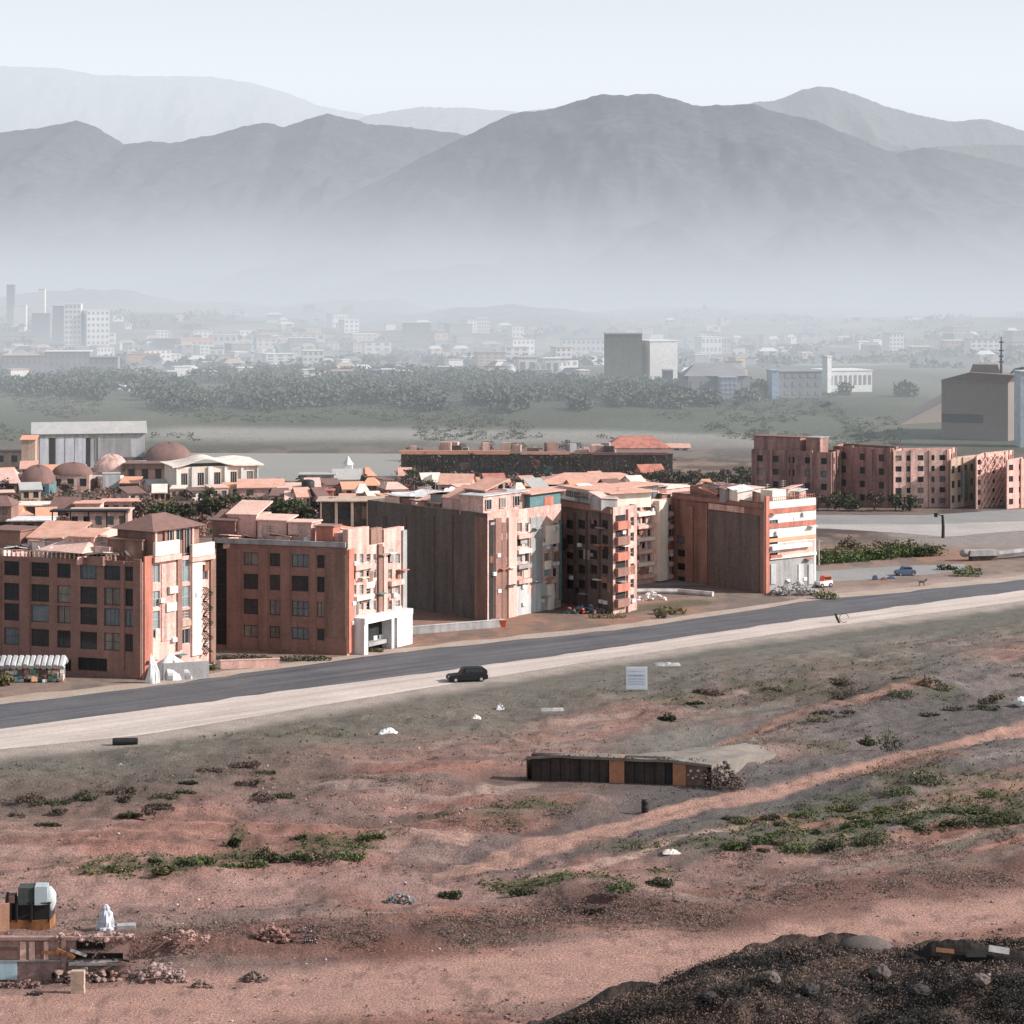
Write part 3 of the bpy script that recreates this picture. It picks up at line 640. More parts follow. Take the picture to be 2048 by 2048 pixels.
# ---------------------------------------------------------------- block 2
A, B, C = G(424,1297), G(694,1311), G(812,1283)
b2 = Block('apartment_block', 'red brown apartment block whose sunlit end has a white shopfront at its foot', 'apartment block', A, B, C, 16.2)
f0, f1 = b2.f[0], b2.f[1]
h0 = grid(f0, [(487,516),(539,560),(583,617),(634,649)], [(1107,1133),(1150,1181),(1200,1231),(1253,1277)], 560)
hs = [f0.rect(432,453,1078,1290)]
h1 = []
for k in range(4):
    for x0, x1 in ((706,713),(719,727),(733,741),(746,752),(776,784),(791,800)):
        a, c, l, hh = f1.rect(x0, x1, 1108+k*31, 1127+k*31); h1.append((a, c, l, hh))
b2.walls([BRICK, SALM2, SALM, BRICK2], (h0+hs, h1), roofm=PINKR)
for k, h in enumerate(h0): window(f0, h, b2.root, cols=2+(k % 4 == 2), rows_=1+(k % 3 == 1), bars=(0,6,0)[k % 3], gm=GLASS)
window(f0, hs[0], b2.root, cols=1, rows_=7, gm=DARK_, name='stair_window')
for k, h in enumerate(h1): window(f1, h, b2.root, cols=1+k % 2, rows_=1+k % 3, fm=FRAMEW, gm=(GLASS, GLASS2)[k % 2])
for x0, x1 in ((455,482),(518,536),(562,580),(620,632)): prect(f0, b2.root, 'pilaster', BRICK, x0, x1, 1096, 1300, .15)
prect(f0, b2.root, 'wall_panel', BRICK2, 652, 692, 1108, 1275, .12); prect(f0, b2.root, 'eaves', GREYW, 430, 694, 1080, 1090, .35)
prect(f1, b2.root, 'corner_pier', REDP, 695, 705, 1098, 1305, .3)
for x0, x1, y0, y1, m, o, n in ((754,762,1088,1222,BRICK2,.35,'pilaster'),(765,772,1092,1222,SALM,.3,'pilaster'),(803,811,1060,1220,GREYW,.3,'pilaster'),(706,742,1128,1138,SALM,.6,'balcony_front'),(776,802,1160,1170,SALM,.7,'balcony_front'),(708,742,1190,1199,CREAM,.6,'balcony_front')):
    prect(f1, b2.root, n, m, x0, x1, y0, y1, o)
# raised pink parapet over the sunlit end, roof rooms
gp = Face(f1.A, f1.B); a, c, l, hh = gp.rect(668, 811, 1056, 1098)
for x0, x1, m in ((696,738,SALM),(742,764,BRICK2),(768,808,SALM)):
    a, _ = gp.at(x0,1090); c, _ = gp.at(x1,1090); _, zt = gp.at((x0+x1)/2, 1056)
    mid = gp.P((a+c)/2, 0, -.5); MB().box((mid.x, mid.y, (b2.h+zt)/2), (c-a, 1.0, zt-b2.h), rz=gp.ang).build('raised_parapet', m, b2.root)
zr = b2.h-.7
room(b2.root, f0, 632, 666, 1054, 1090, 1.0, 3, REDP, roofm=BRICK, seat=zr)
room(b2.root, f0, 576, 622, 1046, 1086, 2.0, 4, SALM2, roofm=PINKR, seat=zr)
room(b2.root, f0, 515, 573, 1042, 1080, 3.0, 4, PINKR, roofm=PINKR, tilt=.12, seat=zr)
room(b2.root, f0, 455, 512, 1030, 1072, 4.0, 6, SALM, roofm=PINKR, tilt=.25, seat=zr)
room(b2.root, f0, 425, 470, 1042, 1072, 3.0, 4, BROWNR, roofm=BROWNR, tilt=.3, seat=zr)
room(b2.root, f0, 668, 690, 1066, 1090, 1.5, 2, SALM2, name='chimney', seat=zr)
# white shopfront
a, c, l, hh = f1.rect(706, 803, 1225, 1300); sf = MB()
fbox(sf, f1, a, c, hh-.9, hh, 2.2); fbox(sf, f1, a, a+1.0, 0, hh-.9, 2.1); fbox(sf, f1, c-4.2, c, 0, hh-.9, 2.1); fbox(sf, f1, (a+c)/2+.8, (a+c)/2+1.5, 0, hh-.9, 2.1)
so_ = sf.build('shopfront', WHITE, b2.root)
fbox(MB(), f1, a+1.0, (a+c)/2+.8, 0, hh-.9, .25).build('shop_opening', DARK_, so_, origin=b2.root.location)
fbox(MB(), f1, a+2.2, (a+c)/2+.6, .9, 1.5, 1.4).build('counter', GREYW, so_, origin=b2.root.location)

# ---------------------------------------------------------------- block 3: dark clad side, patched end
A, B, C = G(735,1203), G(975,1243), G(1122,1214)
b3 = Block('apartment_block', 'tall block with a blank dark brown side and a patched grey and salmon end', 'apartment block', A, B, C, 18.0)
f0, f1 = b3.f[0], b3.f[1]
hs = [f0.rect(978-14,988-14,1062,1240)] if False else []
h1 = []
for k in range(6):
    for x0, x1 in ((1034,1044),(1050,1058),(1064,1079),(1088,1100),(1106,1115)):
        if (k, x0) in ((0,1088),(4,1050)): continue
        h1.append(f1.rect(x0, x1, 1046+k*30, 1064+k*30))
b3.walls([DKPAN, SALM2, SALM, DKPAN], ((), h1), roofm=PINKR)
for k, h in enumerate(h1): window(f1, h, b3.root, cols=1+k % 2, rows_=1+k % 2, fm=FRAMEW, gm=(GLASS, GLASS2)[k % 2])
for x in (772, 812, 868, 905): prect(f0, b3.root, 'cladding_joint', FRAMEM, x, x+2, 1032, 1225, .06)
prect(f0, b3.root, 'cladding_panel', BRICK2, 950, 974, 1034, 1243, .12)
prect(f0, b3.root, 'cladding_panel', DKPAN, 720, 768, 1030, 1210, .1)
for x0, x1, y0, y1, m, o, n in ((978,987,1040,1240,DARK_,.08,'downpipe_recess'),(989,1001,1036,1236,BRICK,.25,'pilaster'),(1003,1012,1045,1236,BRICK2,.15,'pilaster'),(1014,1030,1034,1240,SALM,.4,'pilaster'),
        (1032,1090,1168,1240,PALEG,.12,'ground_floor_render'),(1060,1084,1034,1168,GREYW,.14,'wall_panel'),(1090,1120,1050,1088,CREAM,.2,'wall_panel'),(1092,1104,1168,1236,CREAM,.5,'porch'),(1117,1121,1040,1200,TEAL,.3,'drainpipe')):
    prect(f1, b3.root, n, m, x0, x1, y0, y1, o)
for k in range(4):
    prect(f1, b3.root, 'balcony_front', (SALM, CREAM, GREYW, SALM2)[k], 1032, 1058, 1068+k*30, 1076+k*30, .7)
zr = b3.h-.7
g_, r_, o_ = room(b3.root, f1, 966, 1056, 988, 1030, 2.0, 5, SALM2, roofm=PALEG, seat=zr)
for k in range(3): window(g_, (r_[0]+.6+k*(r_[1]-r_[0])/3.2, r_[0]+2.2+k*(r_[1]-r_[0])/3.2, r_[2]+1.0, r_[3]-.5), b3.root, depth=-.1, cols=2, fm=FRAMEW)
g_, r_, o_ = room(b3.root, f1, 1060, 1121, 985, 1030, .8, 5, TEAL, roofm=TERRA, over=.7, seat=zr)
prect(g_, b3.root, 'red_door', REDP, 1088, 1106, 993, 1015, .1)
room(b3.root, f0, 835, 880, 1005, 1034, 3, 4, BRICK, roofm=PINKR, tilt=.3, seat=zr)
room(b3.root, f0, 885, 930, 998, 1036, 3, 5, SALM2, roofm=TERRA, tilt=.35, seat=zr)
room(b3.root, f0, 800, 850, 995, 1030, 6, 5, SALM, roofm=WHITE, tilt=.15, seat=zr)
room(b3.root, f0, 930, 970, 980, 1040, 4, 5, BRICK, roofm=TERRA, tilt=.3, seat=zr)

# ---------------------------------------------------------------- block 4: brown, with streaked red corner
A, B, C = G(1100,1199), G(1226,1229), G(1274,1220)
b4 = Block('apartment_block', 'narrow brown block with dark streaked side and stacked red balconies at its corner', 'apartment block', A, B, C, 18.2)
f0, f1 = b4.f[0], b4.f[1]
h0 = [f0.rect(x0, x1, 1040+k*30, 1058+k*30) for k in range(5) for x0, x1 in ((1132,1146),(1156,1170),(1180,1194),(1204,1216))]
h1 = [f1.rect(x0, x1, 1034+k*31, 1052+k*31) for k in range(6) for x0, x1 in ((1258,1268),)]
b4.walls([DKPAN, SALM2, SALM, DKPAN], (h0, h1), roofm=PINKR)
for k, h in enumerate(h0): window(f0, h, b4.root, cols=2, gm=DARK_)
for k, h in enumerate(h1): window(f1, h, b4.root, cols=1, rows_=2, fm=FRAMEW)
for k in range(6):
    prect(f1, b4.root, 'balcony_front', (REDP, BRICK)[k % 2], 1229, 1252, 1042+k*31, 1058+k*31, .8)
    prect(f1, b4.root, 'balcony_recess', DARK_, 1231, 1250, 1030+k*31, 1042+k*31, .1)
prect(f1, b4.root, 'pilaster', SALM, 1253, 1257, 1018, 1224, .4); prect(f0, b4.root, 'eaves', BRICK, 1104, 1226, 1008, 1018, .4)
for x in (1148, 1172, 1198): prect(f0, b4.root, 'downpipe', FRAMEM, x, x+3, 1025, 1225, .15)
zr = b4.h-.7
g_, r_, o_ = room(b4.root, f0, 1128, 1224, 980, 1012, 2.5, 8, CREAM, roofm=TERRA, over=1.0, seat=zr)
for k in range(3): window(g_, (r_[0]+1+k*2.6, r_[0]+3.1+k*2.6, r_[2]+.9, r_[3]-.5), b4.root, depth=-.1, cols=3, fm=FRAMEW)

# ---------------------------------------------------------------- block 5: salmon balconies with a cream fin
A, B, C = G(1236,1148), G(1262,1172), G(1350,1158)
b5 = Block('apartment_block', 'sunlit salmon block of many small windows with one tall cream fin', 'apartment block', A, B, C, 15.6)
f0, f1 = b5.f[0], b5.f[1]
h1 = [f1.rect(x0, x1, 1008+k*25, 1023+k*25) for k in range(6) for x0, x1 in ((1274,1281),(1284,1292),(1295,1303),(1328,1335),(1338,1345))]
b5.walls([BRICK2, SALM2, SALM, BRICK], ((), h1), roofm=TERRA)
for k, h in enumerate(h1): window(f1, h, b5.root, cols=1+k % 2, rows_=1, fm=FRAMEW, gm=(GLASS, GLASS2)[k % 2])
prect(f1, b5.root, 'fin', CREAM, 1308, 1325, 1000, 1160, 1.3)
for k in range(6):
    prect(f1, b5.root, 'balcony_front', (CREAM, SALM)[k % 2], 1272, 1305, 1024+k*25, 1031+k*25, .7)
    prect(f1, b5.root, 'balcony_front', (SALM, SALM2)[k % 2], 1327, 1348, 1024+k*25, 1032+k*25, .5)
zr = b5.h-.7
g_, r_, o_ = room(b5.root, f1, 1255, 1320, 972, 1000, 1.5, 6, CREAM, roofm=TERRA, over=.6, seat=zr)
window(g_, (r_[0]+.8, r_[1]-.8, r_[2]+.8, r_[3]-.4), b5.root, depth=-.1, cols=5)
room(b5.root, f1, 1326, 1382, 976, 1002, 2, 6, SALM, roofm=CREAM, seat=zr)

# ---------------------------------------------------------------- block 6: dark blank side, white and red banded end
A, B, C = G(1344,1159), G(1528,1187), G(1632,1174)
b6 = Block('apartment_block', 'brown block with dark blank side and a white end banded in red', 'apartment block', A, B, C, 16.6)
f0, f1 = b6.f[0], b6.f[1]
h0 = [f0.rect(x0, x1, 1072+k*27, 1086+k*27) for k in range(4) for x0, x1 in ((1354,1370),)]
h1 = []
for k in range(3): h1.append(f1.rect(1538, 1556, 1040+k*33, 1056+k*33))
h1.append(f1.rect(1600, 1618, 1090, 1106))
b6.walls([BRICK2, WHITE, WHITE, BRICK2], (h0, h1), roofm=BROWNR)
for h in h0: window(f0, h, b6.root, cols=2)
for h in h1: window(f1, h, b6.root, cols=3)
prect(f0, b6.root, 'pilaster', BRICK, 1373, 1388, 1012, 1168, .4); prect(f0, b6.root, 'pilaster', BRICK2, 1390, 1416, 1005, 1172, .2)
prect(f0, b6.root, 'cladding_panel', DKPAN, 1419, 1519, 1026, 1184, .25); prect(f0, b6.root, 'ledge', SALM2, 1419, 1490, 1010, 1022, .3); prect(f0, b6.root, 'eaves', BRICK, 1350, 1526, 998, 1006, .5)
prect(f1, b6.root, 'corner_pier', REDP, 1529, 1536, 992, 1188, .4)
for y0, y1 in ((1014,1024),(1043,1053),(1073,1080)): prect(f1, b6.root, 'red_band', ORANGE if y0 > 1050 else REDP, 1537, 1631, y0, y1, .18)
prect(f1, b6.root, 'wall_panel', SALM, 1560, 1628, 1083, 1108, .1); prect(f1, b6.root, 'balcony_front', WHITE, 1538, 1618, 1088, 1096, .9)
prect(f1, b6.root, 'ledge', CREAM, 1537, 1630, 1108, 1114, .5); prect(f1, b6.root, 'ground_floor_render', GREYW, 1537, 1628, 1116, 1180, .12); prect(f1, b6.root, 'red_band', REDP, 1537, 1560, 1110, 1115, .6)
for x in (1545, 1600, 1620): prect(f1, b6.root, 'shutter', PALEG, x-5, x+5, 1128, 1168, .3)
zr = b6.h-.7
room(b6.root, f0, 1396, 1488, 974, 1000, 2, 5, SALM2, roofm=PINKR, seat=zr); room(b6.root, f0, 1380, 1402, 972, 1000, 1.2, 5, BRICK, seat=zr)
room(b6.root, f1, 1545, 1572, 980, 992, 1, 3, CREAM, name='chimney', seat=zr)
rl = MB()
for k in range(26): rl.tube([f1.P(.3+k*(f1.L-.6)/25, b6.h, -.15), f1.P(.3+k*(f1.L-.6)/25, b6.h+.7, -.15)], .035, 4)
rl.tube([f1.P(.3, b6.h+.7, -.15), f1.P(f1.L-.3, b6.h+.7, -.15)], .05, 4); rl.build('roof_railing', REDP, b6.root)

# clutter on the roofs: huts, tanks, low walls, lines of washing
def clutter(blk, n, seed, keep=.9):
    r = random.Random(seed); A_, B_, C_, D_ = [Vector((p.x, p.y)) for p in blk.pts]; z = blk.h-.7
    for k in range(n):
        u, v = r.uniform(.1, keep), r.uniform(.08, .9); p = B_+(A_-B_)*u+(C_-B_)*v; q = r.random(); ang = blk.f[r.randrange(2)].ang+r.uniform(-.2, .2)
        if k % 5 == 4:                    # dish on a short mast
            o = MB().tube([(p.x, p.y, z), (p.x, p.y, z+1.5)], .05, 5).build('dish_mast', GREYW, blk.root); d_ = Vector((math.cos(ang), math.sin(ang)-.6, .5)).normalized(); c_ = Vector((p.x, p.y, z+1.5)); b = MB()
            b.tube([c_, c_+d_*.08, c_+d_*.22], [.1, .45, .62], 12); b.build('satellite_dish', WHITE, o, origin=blk.root.location); continue
        if k % 7 == 3:                    # aerial
            b = MB(); b.tube([(p.x, p.y, z), (p.x, p.y, z+3.6)], .045, 4)
            for s in (2.6, 3.0, 3.4): b.box((p.x, p.y, z+s), (1.3, .05, .05), rz=ang)
            b.build('aerial', GREYW, blk.root); continue
        if q < .42:
            w, d, hh = r.uniform(1.4, 4.5), r.uniform(1.4, 3.5), r.uniform(1.2, 2.8)
            o = MB().box((p.x, p.y, z+hh/2), (w, d, hh), rz=ang).build('roof_hut', r.choice((SALM2, SALM, BRICK, PINKR, CREAM, BRICK2, GREYW)), blk.root)
            MB().box((p.x, p.y, z+hh+.12), (w+.6, d+.6, .12), rz=ang, tilt=(r.uniform(-.2,.2), r.uniform(-.2,.2))).build('hut_roof', r.choice((TERRA, PINKR, BROWNR, HZR_, ORANGE, WHITE)), o, origin=blk.root.location)
        elif q < .62: MB().lathe((p.x, p.y, z), [(.5,0),(.62,.15),(.62,1.2),(.4,1.4),(.1,1.45)], 10).build('water_drum', r.choice((BLACK, GREYW, TEAL, WHITE)), blk.root)
        elif q < .85: MB().box((p.x, p.y, z+.6), (r.uniform(2, 6), .2, 1.2), rz=ang).build('roof_wall', r.choice((SALM, SALM2, BRICK, CREAM)), blk.root)
        else:
            b = MB(); u2 = Vector((math.cos(ang), math.sin(ang), 0)); c = Vector((p.x, p.y, z))
            for s in (0, 3.2): b.tube([c+u2*s, c+u2*s+Vector((0,0,1.9))], .04, 4)
            b.tube([c+Vector((0,0,1.85)), c+u2*3.2+Vector((0,0,1.85))], .02, 4)
            for s in (.4, 1.2, 2.1): b.box(c+u2*(s+.3)+Vector((0,0,1.4)), (.6,.03,.85), rz=ang)
            b.build('washing_line', r.choice((WHITE, CREAM, TEAL)), blk.root)
HZR_ = HZROOF
for k_, (q_, n_) in enumerate(((b1, 38), (b2, 38), (b3, 42), (b4, 20), (b5, 20), (b6, 32))): clutter(q_, n_, 500+k_)
# weathered patches, air conditioners and awnings scattered over the sunlit ends
_pr = random.Random(77)
def weather(blk, fi, n, mats, smax=2.4):
    f = blk.f[fi]
    for k in range(n):
        w, hh = _pr.uniform(.5, smax), _pr.uniform(.4, 2.2); t = _pr.uniform(.2, max(.3, f.L-w-.2)); z = _pr.uniform(.6, blk.h-hh-.8)
        fbox(MB(), f, t, min(f.L-.1, t+w), z, z+hh, .02+.004*k).build('wall_patch', _pr.choice(mats), blk.root)
    for k in range(n//3):
        t = _pr.uniform(.4, f.L-1.4); z = 1.5+3.0*_pr.randrange(5)
        if z < blk.h-2: fbox(MB(), f, t, t+.9, z, z+.6, .45).build('air_conditioner', WHITE, blk.root)
    for k in range(n//4):
        t = _pr.uniform(.4, f.L-2.2); z = 2.4+3.0*_pr.randrange(5)
        if z < blk.h-1: fbox(MB(), f, t, t+1.7, z, z+.14, 1.0).build('awning', _pr.choice((REDP, CREAM, TEAL, GREYW)), blk.root)
RUST = M('rust_stain', (.40,.19,.12), (.28,.13,.09), scale=1, streak=.5, finemix=.6)
weather(b1, 1, 10, (SALM2, CREAM, RUST, PINKR)); weather(b2, 1, 26, (CREAM, RUST, SALM, GREYW, BRICK2)); weather(b3, 1, 34, (CREAM, GREYW, PALEG, SALM, RUST, WHITE)); weather(b4, 0, 16, (BRICK2, DARK_, BRICK, GREYW)); weather(b4, 1, 8, (CREAM, RUST, SALM)); weather(b5, 1, 22, (CREAM, RUST, SALM, BRICK)); weather(b6, 1, 12, (WHITE, GREYW, CREAM))
# ---------------------------------------------------------------- the hazy brown row beyond the back road
def rowblock(label, xa, xb, xc, yb, top, m0, m1, cols, floors, lattice=False, name='apartment_block', ya=None):
    A, B, C = G(xa, ya or yb-9), G(xb, yb), G(xc, yb-7)
    _, z = Face(A, B).at(xb, top)
    k = Block(name, label, 'apartment block', A, B, C, z, group='hazy brown blocks beyond the back road')
    f0, f1 = k.f[0], k.f[1]; hs = [[], []]
    for i, f in enumerate((f0, f1)):
        n = max(1, int(f.L/cols))
        for fl in range(floors):
            for j in range(n):
                c = f.L*(j+.5)/n; z0 = z*(fl+.35)/(floors+.3); hs[i].append((c-.8, c+.8, z0, z0+z/(floors+.3)*.5))
    k.walls([m0, m1, m1, m0], (hs[0], hs[1]), roofm=BROWNR)
    for i, f in enumerate((f0, f1)):
        for q, h in enumerate(hs[i]): window(f, h, k.root, cols=1, gm=GLASS if q % 3 else DARK_)
        n = max(2, int(f.L/4.5))
        for j in range(n+1): fbox(MB(), f, max(0, f.L*j/n-.3), min(f.L, f.L*j/n+.3), 0, z+(.3 if j % 2 else 0), .35).build('pilaster', m0 if j % 3 else m1, k.root)
    return k
r1 = rowblock('long hazy brown block with stepped roofline, leftmost beyond the back road', 1504, 1664, 1680, 1016, 905, BROWNH, BROWNH, 4.2, 4)
room(r1.root, r1.f[0], 1508, 1600, 874, 905, 2, 6, BROWNH, roofm=BROWNR, seat=r1.h-.7); room(r1.root, r1.f[0], 1612, 1640, 876, 905, 2, 5, BROWNH, roofm=GREYW, seat=r1.h-.7)
r2 = rowblock('dull brown block with smoky lower walls beyond the back road', 1668, 1782, 1798, 1016, 898, BROWNH, BRICK2, 4.4, 4)
r3 = rowblock('brick red block with dense rows of windows beyond the back road', 1786, 1896, 1910, 1014, 900, SALM2, SALM, 2.8, 5, ya=1016)
r4 = rowblock('slim tan block with one tall arched window strip', 1900, 1950, 1960, 1010, 914, TANP, TANP, 3.0, 3, ya=1017)
a, c, l, hh = r4.f[0].rect(1922, 1934, 940, 1004); fbox(MB(), r4.f[0], a, c, l+1, hh, .2).build('window_strip', TEAL, r4.root)
r5 = rowblock('salmon block with pale lattice of diagonal braces', 1951, 2010, 2024, 1010, 905, SALM, SALM, 3.0, 5, ya=1018)
fl = r5.f[0]; lb = MB(); nn = 5
for i in range(nn):
    for j in range(6):
        t0, t1 = fl.L*(.15+.8*i/nn), fl.L*(.15+.8*(i+1)/nn); z0, z1 = r5.h*j/6.2, r5.h*(j+1)/6.2
        lb.tube([fl.P(t0,z0,.5), fl.P(t1,z1,.5)], .14, 4); lb.tube([fl.P(t1,z0,.5), fl.P(t0,z1,.5)], .14, 4)
lb.build('lattice', PINKR, r5.root)
r6 = rowblock('dark red block with balconies at the far end of the back row', 2012, 2130, 2160, 1008, 912, SALM, SALM2, 3.2, 4, ya=1018)
# ---------------------------------------------------------------- the older quarter: leaf materials first
LEAF1 = M('dark_leaves', (.045,.06,.035), (.085,.095,.05), scale=.5, fine=6, bump=0, finemix=.6, spec=.1, var=.25)
LEAF2 = M('green_leaves', (.085,.125,.045), (.13,.16,.07), scale=.5, fine=6, bump=0, finemix=.6, spec=.1, var=.2)
LEAF3 = M('olive_leaves', (.13,.125,.06), (.20,.17,.085), scale=.5, fine=6, bump=0, finemix=.6, spec=.1, var=.2)
LEAFB = M('brown_twigs', (.10,.075,.065), (.17,.125,.10), scale=.5, fine=6, bump=0, finemix=.6, spec=.1, var=.2)
LEAFP = M('purple_grey_twigs', (.13,.105,.12), (.20,.165,.17), scale=.5, fine=6, bump=0, finemix=.6, spec=.1)
LEAFS = M('reddish_blossom', (.48,.24,.18), (.34,.17,.13), scale=.5, fine=6, bump=0, finemix=.6, spec=.1)
BARK = M('bark', (.12,.095,.075), (.08,.06,.05), scale=1.5)
# ---------------------------------------------------------------- the older quarter behind the blocks, and the hazy plain
def facing(x0, x1, yb, ytop, yaw=0.0):
    """a wall facing the camera (turned by YAW) from x0 to x1 with its foot at row yb: face, height"""
    a, b = G(x0, yb), G(x1, yb); m = (a+b)/2; w = (b-a).length/max(.5, math.cos(yaw)); u = Vector((math.cos(yaw), math.sin(yaw), 0))
    f = Face(m-u*w/2, m+u*w/2); return f, (yb-ytop)/ppm(yb)
def house(name, label, cat, x0, x1, yb, ytop, dep, wm, roof='flat', rm=None, yaw=.12, wins=0, floors=1, rh=1.5, over=.5, group=None, wfm=None, gm=None, base=-.5, door=False, wcols=2):
    f, h = facing(x0, x1, yb, ytop, yaw); L = f.L
    c = f.P(L/2, 0, -dep/2); root = thing(name, label, cat, (c.x, c.y, 0), group)
    sides = [f]; P = [f.P(0,0), f.P(L,0), f.P(L,0,-dep), f.P(0,0,-dep)]
    fs = [Face(P[i], P[(i+1) % 4]) for i in range(4)]
    hs = []
    if wins:
        for fl in range(floors):
            for j in range(wins):
                ww = min(1.8, L/wins*.55); cc = L*(j+.5)/wins; z0 = h*(fl+.32)/floors; hs.append((cc-ww/2, cc+ww/2, z0, z0+h/floors*.46))
    b = MB()
    for i, g in enumerate(fs): wall_mesh(b, g, base, h, hs if i == 0 else [], .25)
    wo = b.build('wall', wm, root)
    for k, q in enumerate(hs): window(fs[0], q, root, depth=.25, cols=wcols, fm=wfm, gm=gm or GLASS)
    if door: fbox(MB(), fs[0], L*.42, L*.42+1.1, 0, 2.1, .06).build('door', BROWNR, root)
    rm = rm or TERRA
    if roof == 'flat':
        b = MB().box((c.x, c.y, h+.12), (L+2*over, dep+2*over, .24), rz=f.ang)
        b.build('roof', rm, root)
    elif roof == 'hip': hip(root, fs[0], 0, L, h, dep, rh, over, rm, name='roof', ridge=.5)
    elif roof == 'gable':
        Q = lambda t, z, o: fs[0].P(t, z, o)
        b = MB(); e = over; y0, y1, ym = e, -dep-e, -dep/2
        b.add([Q(-e,h-.15,y0), Q(L+e,h-.15,y0), Q(L+e,h+rh,ym), Q(-e,h+rh,ym), Q(-e,h-.15,y1), Q(L+e,h-.15,y1)], [(0,1,2,3),(3,2,5,4)])
        b.add([Q(-e,h-.33,y0), Q(L+e,h-.33,y0), Q(L+e,h+rh-.18,ym), Q(-e,h+rh-.18,ym), Q(-e,h-.33,y1), Q(L+e,h-.33,y1)], [(3,2,1,0),(4,5,2,3)])
        b.add([Q(0,h,0), Q(0,h,-dep), Q(0,h+rh*.9,ym)], [(0,1,2)]); b.add([Q(L,h,0), Q(L,h,-dep), Q(L,h+rh*.9,ym)], [(2,1,0)])
        b.build('roof', rm, root)
    elif roof == 'shed':
        b = MB().box((c.x, c.y, h+.1+rh/2), (L+2*over, dep+2*over, .2), rz=f.ang, tilt=(math.atan2(rh, dep), 0))
        b.build('roof', rm, root)
    elif roof == 'dome':
        b = MB(); n = 22; vs = []; fcs = []
        for i in range(9):
            q = math.pi/2*i/8
            for k in range(n):
                w_ = 2*math.pi*k/n; ex = math.copysign(abs(math.cos(w_))**.7, math.cos(w_)); ey = math.copysign(abs(math.sin(w_))**.7, math.sin(w_))
                p = fs[0].P(L/2 + ex*math.cos(q)*(L/2+over), h+rh*math.sin(q)*(1+.06*math.sin(k*2.3)), -dep/2 + ey*math.cos(q)*(dep/2+over)); vs.append(p)
        b.add(vs, [(i*n+k, i*n+(k+1) % n, (i+1)*n+(k+1) % n, (i+1)*n+k) for i in range(8) for k in range(n)]); b.build('roof', rm, root, smooth=True)
    return root, fs[0], h, wo


def tree(name, label, x, yb, w_px, h_px, leaf, n=260, size=.34, group=None, z=None, lobes=6, seed=0, trunk=.3, cat='tree'):
    r = random.Random(seed*31+int(x)); k = ppm(yb); w, h = w_px/k, h_px/k; p = G(x, yb); p.z = Z(p.x, p.y) if z is None else z
    root = thing(name, label, cat, p, group)
    th = h*trunk; tb = MB()
    tb.tube([(0,0,-.3), (r.uniform(-.1,.1),0,th), (r.uniform(-.3,.3),r.uniform(-.3,.3),h*.75)], [.05*h*.5+.04, .04*h*.5+.03, .02], 6)
    lb = []
    for i in range(lobes):
        q = 6.28*i/lobes + r.random(); rr = w*.27*r.uniform(.5, 1.1); zz = th + (h-th)*r.uniform(.15, .85)
        c = (rr*math.cos(q), rr*math.sin(q), zz); lb.append(c); tb.tube([(0,0,th*r.uniform(.6,1.2)), c], [.03+h*.008, .015], 5)
    tb.build('trunk', BARK, root, origin=(0,0,0))
    cb = MB()
    for c in lb: cb.leaves(c, (w*.27*r.uniform(.7,1.25), w*.27*r.uniform(.7,1.2), (h-th)*.28*r.uniform(.7,1.2)), n//lobes, size, r, .25)
    cb.build('crown', leaf, root, origin=(0,0,0)); return root
def bush(label, x, yb, w_px, h_px, leaf, n=240, size=.16, group=None, seed=0, name='bush', dpx=None, z=None, shade=None):
    r = random.Random(seed*77+int(x)+3); k = ppm(yb); w, h = w_px/k, h_px/k; p = GT(x, yb) if z is None else G(x, yb)
    if z is not None: p.z = z
    root = thing(name, label, 'bush', p, group); b = MB(); nl = max(3, int(w/h*2.2))
    dp = min(w*.5, h*1.2) if dpx is None else dpx
    for i in range(nl):
        t = (i+.5)/nl-.5; hh = h*r.uniform(.6, 1.05)*(1-abs(t)*.7)
        b.leaves((t*w*.85, r.uniform(-.3,.3)*dp, hh*.45), (w/nl*.85, dp*.5, hh*.52), n//nl, size, r, .2)
    b.build('foliage', leaf, root, origin=(0,0,0))
    tw = MB()
    for i in range(nl*2):
        t = r.uniform(-.4,.4)*w; tw.tube([(t*.5, 0, -.1), (t, r.uniform(-.4,.4)*dp, h*r.uniform(.6,1.05))], [.03, .01], 4)
    tw.build('stem', BARK, root, origin=(0,0,0))
    return root

# grey warehouse, cream pavilion and their neighbours
rt, f, h, _ = house('warehouse', 'long grey shed with tall pale door panels and sloping pale roof', 'warehouse', 72, 286, 936, 866, 16, PALEG, 'gable', HZROOF, .2, rh=3.0, over=.8)
for x0, x1 in ((80,96),(112,128),(130,148),(150,170)): prect(f, rt, 'door_panel', M('pale_door', (.66,.68,.72), (.56,.58,.62), scale=.5, streak=.2), x0, x1, 874, 934, .15)
for x0, x1 in ((98,110),(172,181)): prect(f, rt, 'door_gap', DARK_, x0, x1, 876, 934, .05)
prect(f, rt, 'wall_panel', GREYW, 190, 262, 878, 920, .12); prect(f, rt, 'pipe', HZROOF, 196, 199, 868, 934, .3); prect(f, rt, 'corner_pier', ORANGE, 60, 76, 874, 934, .3); prect(f, rt, 'low_wall', DKWALL, 208, 284, 914, 922, .9)
house('lean_to', 'tan orange wall standing at the left end of the grey shed', 'outbuilding', 43, 70, 944, 880, 6, TANP, 'shed', ORANGE, .1, rh=.8)
house('kiosk', 'low yellow brown kiosk with dark front at the edge of the old quarter', 'kiosk', -12, 42, 934, 904, 6, TANP, 'flat', BROWNR, .05, wins=2, gm=DARK_)
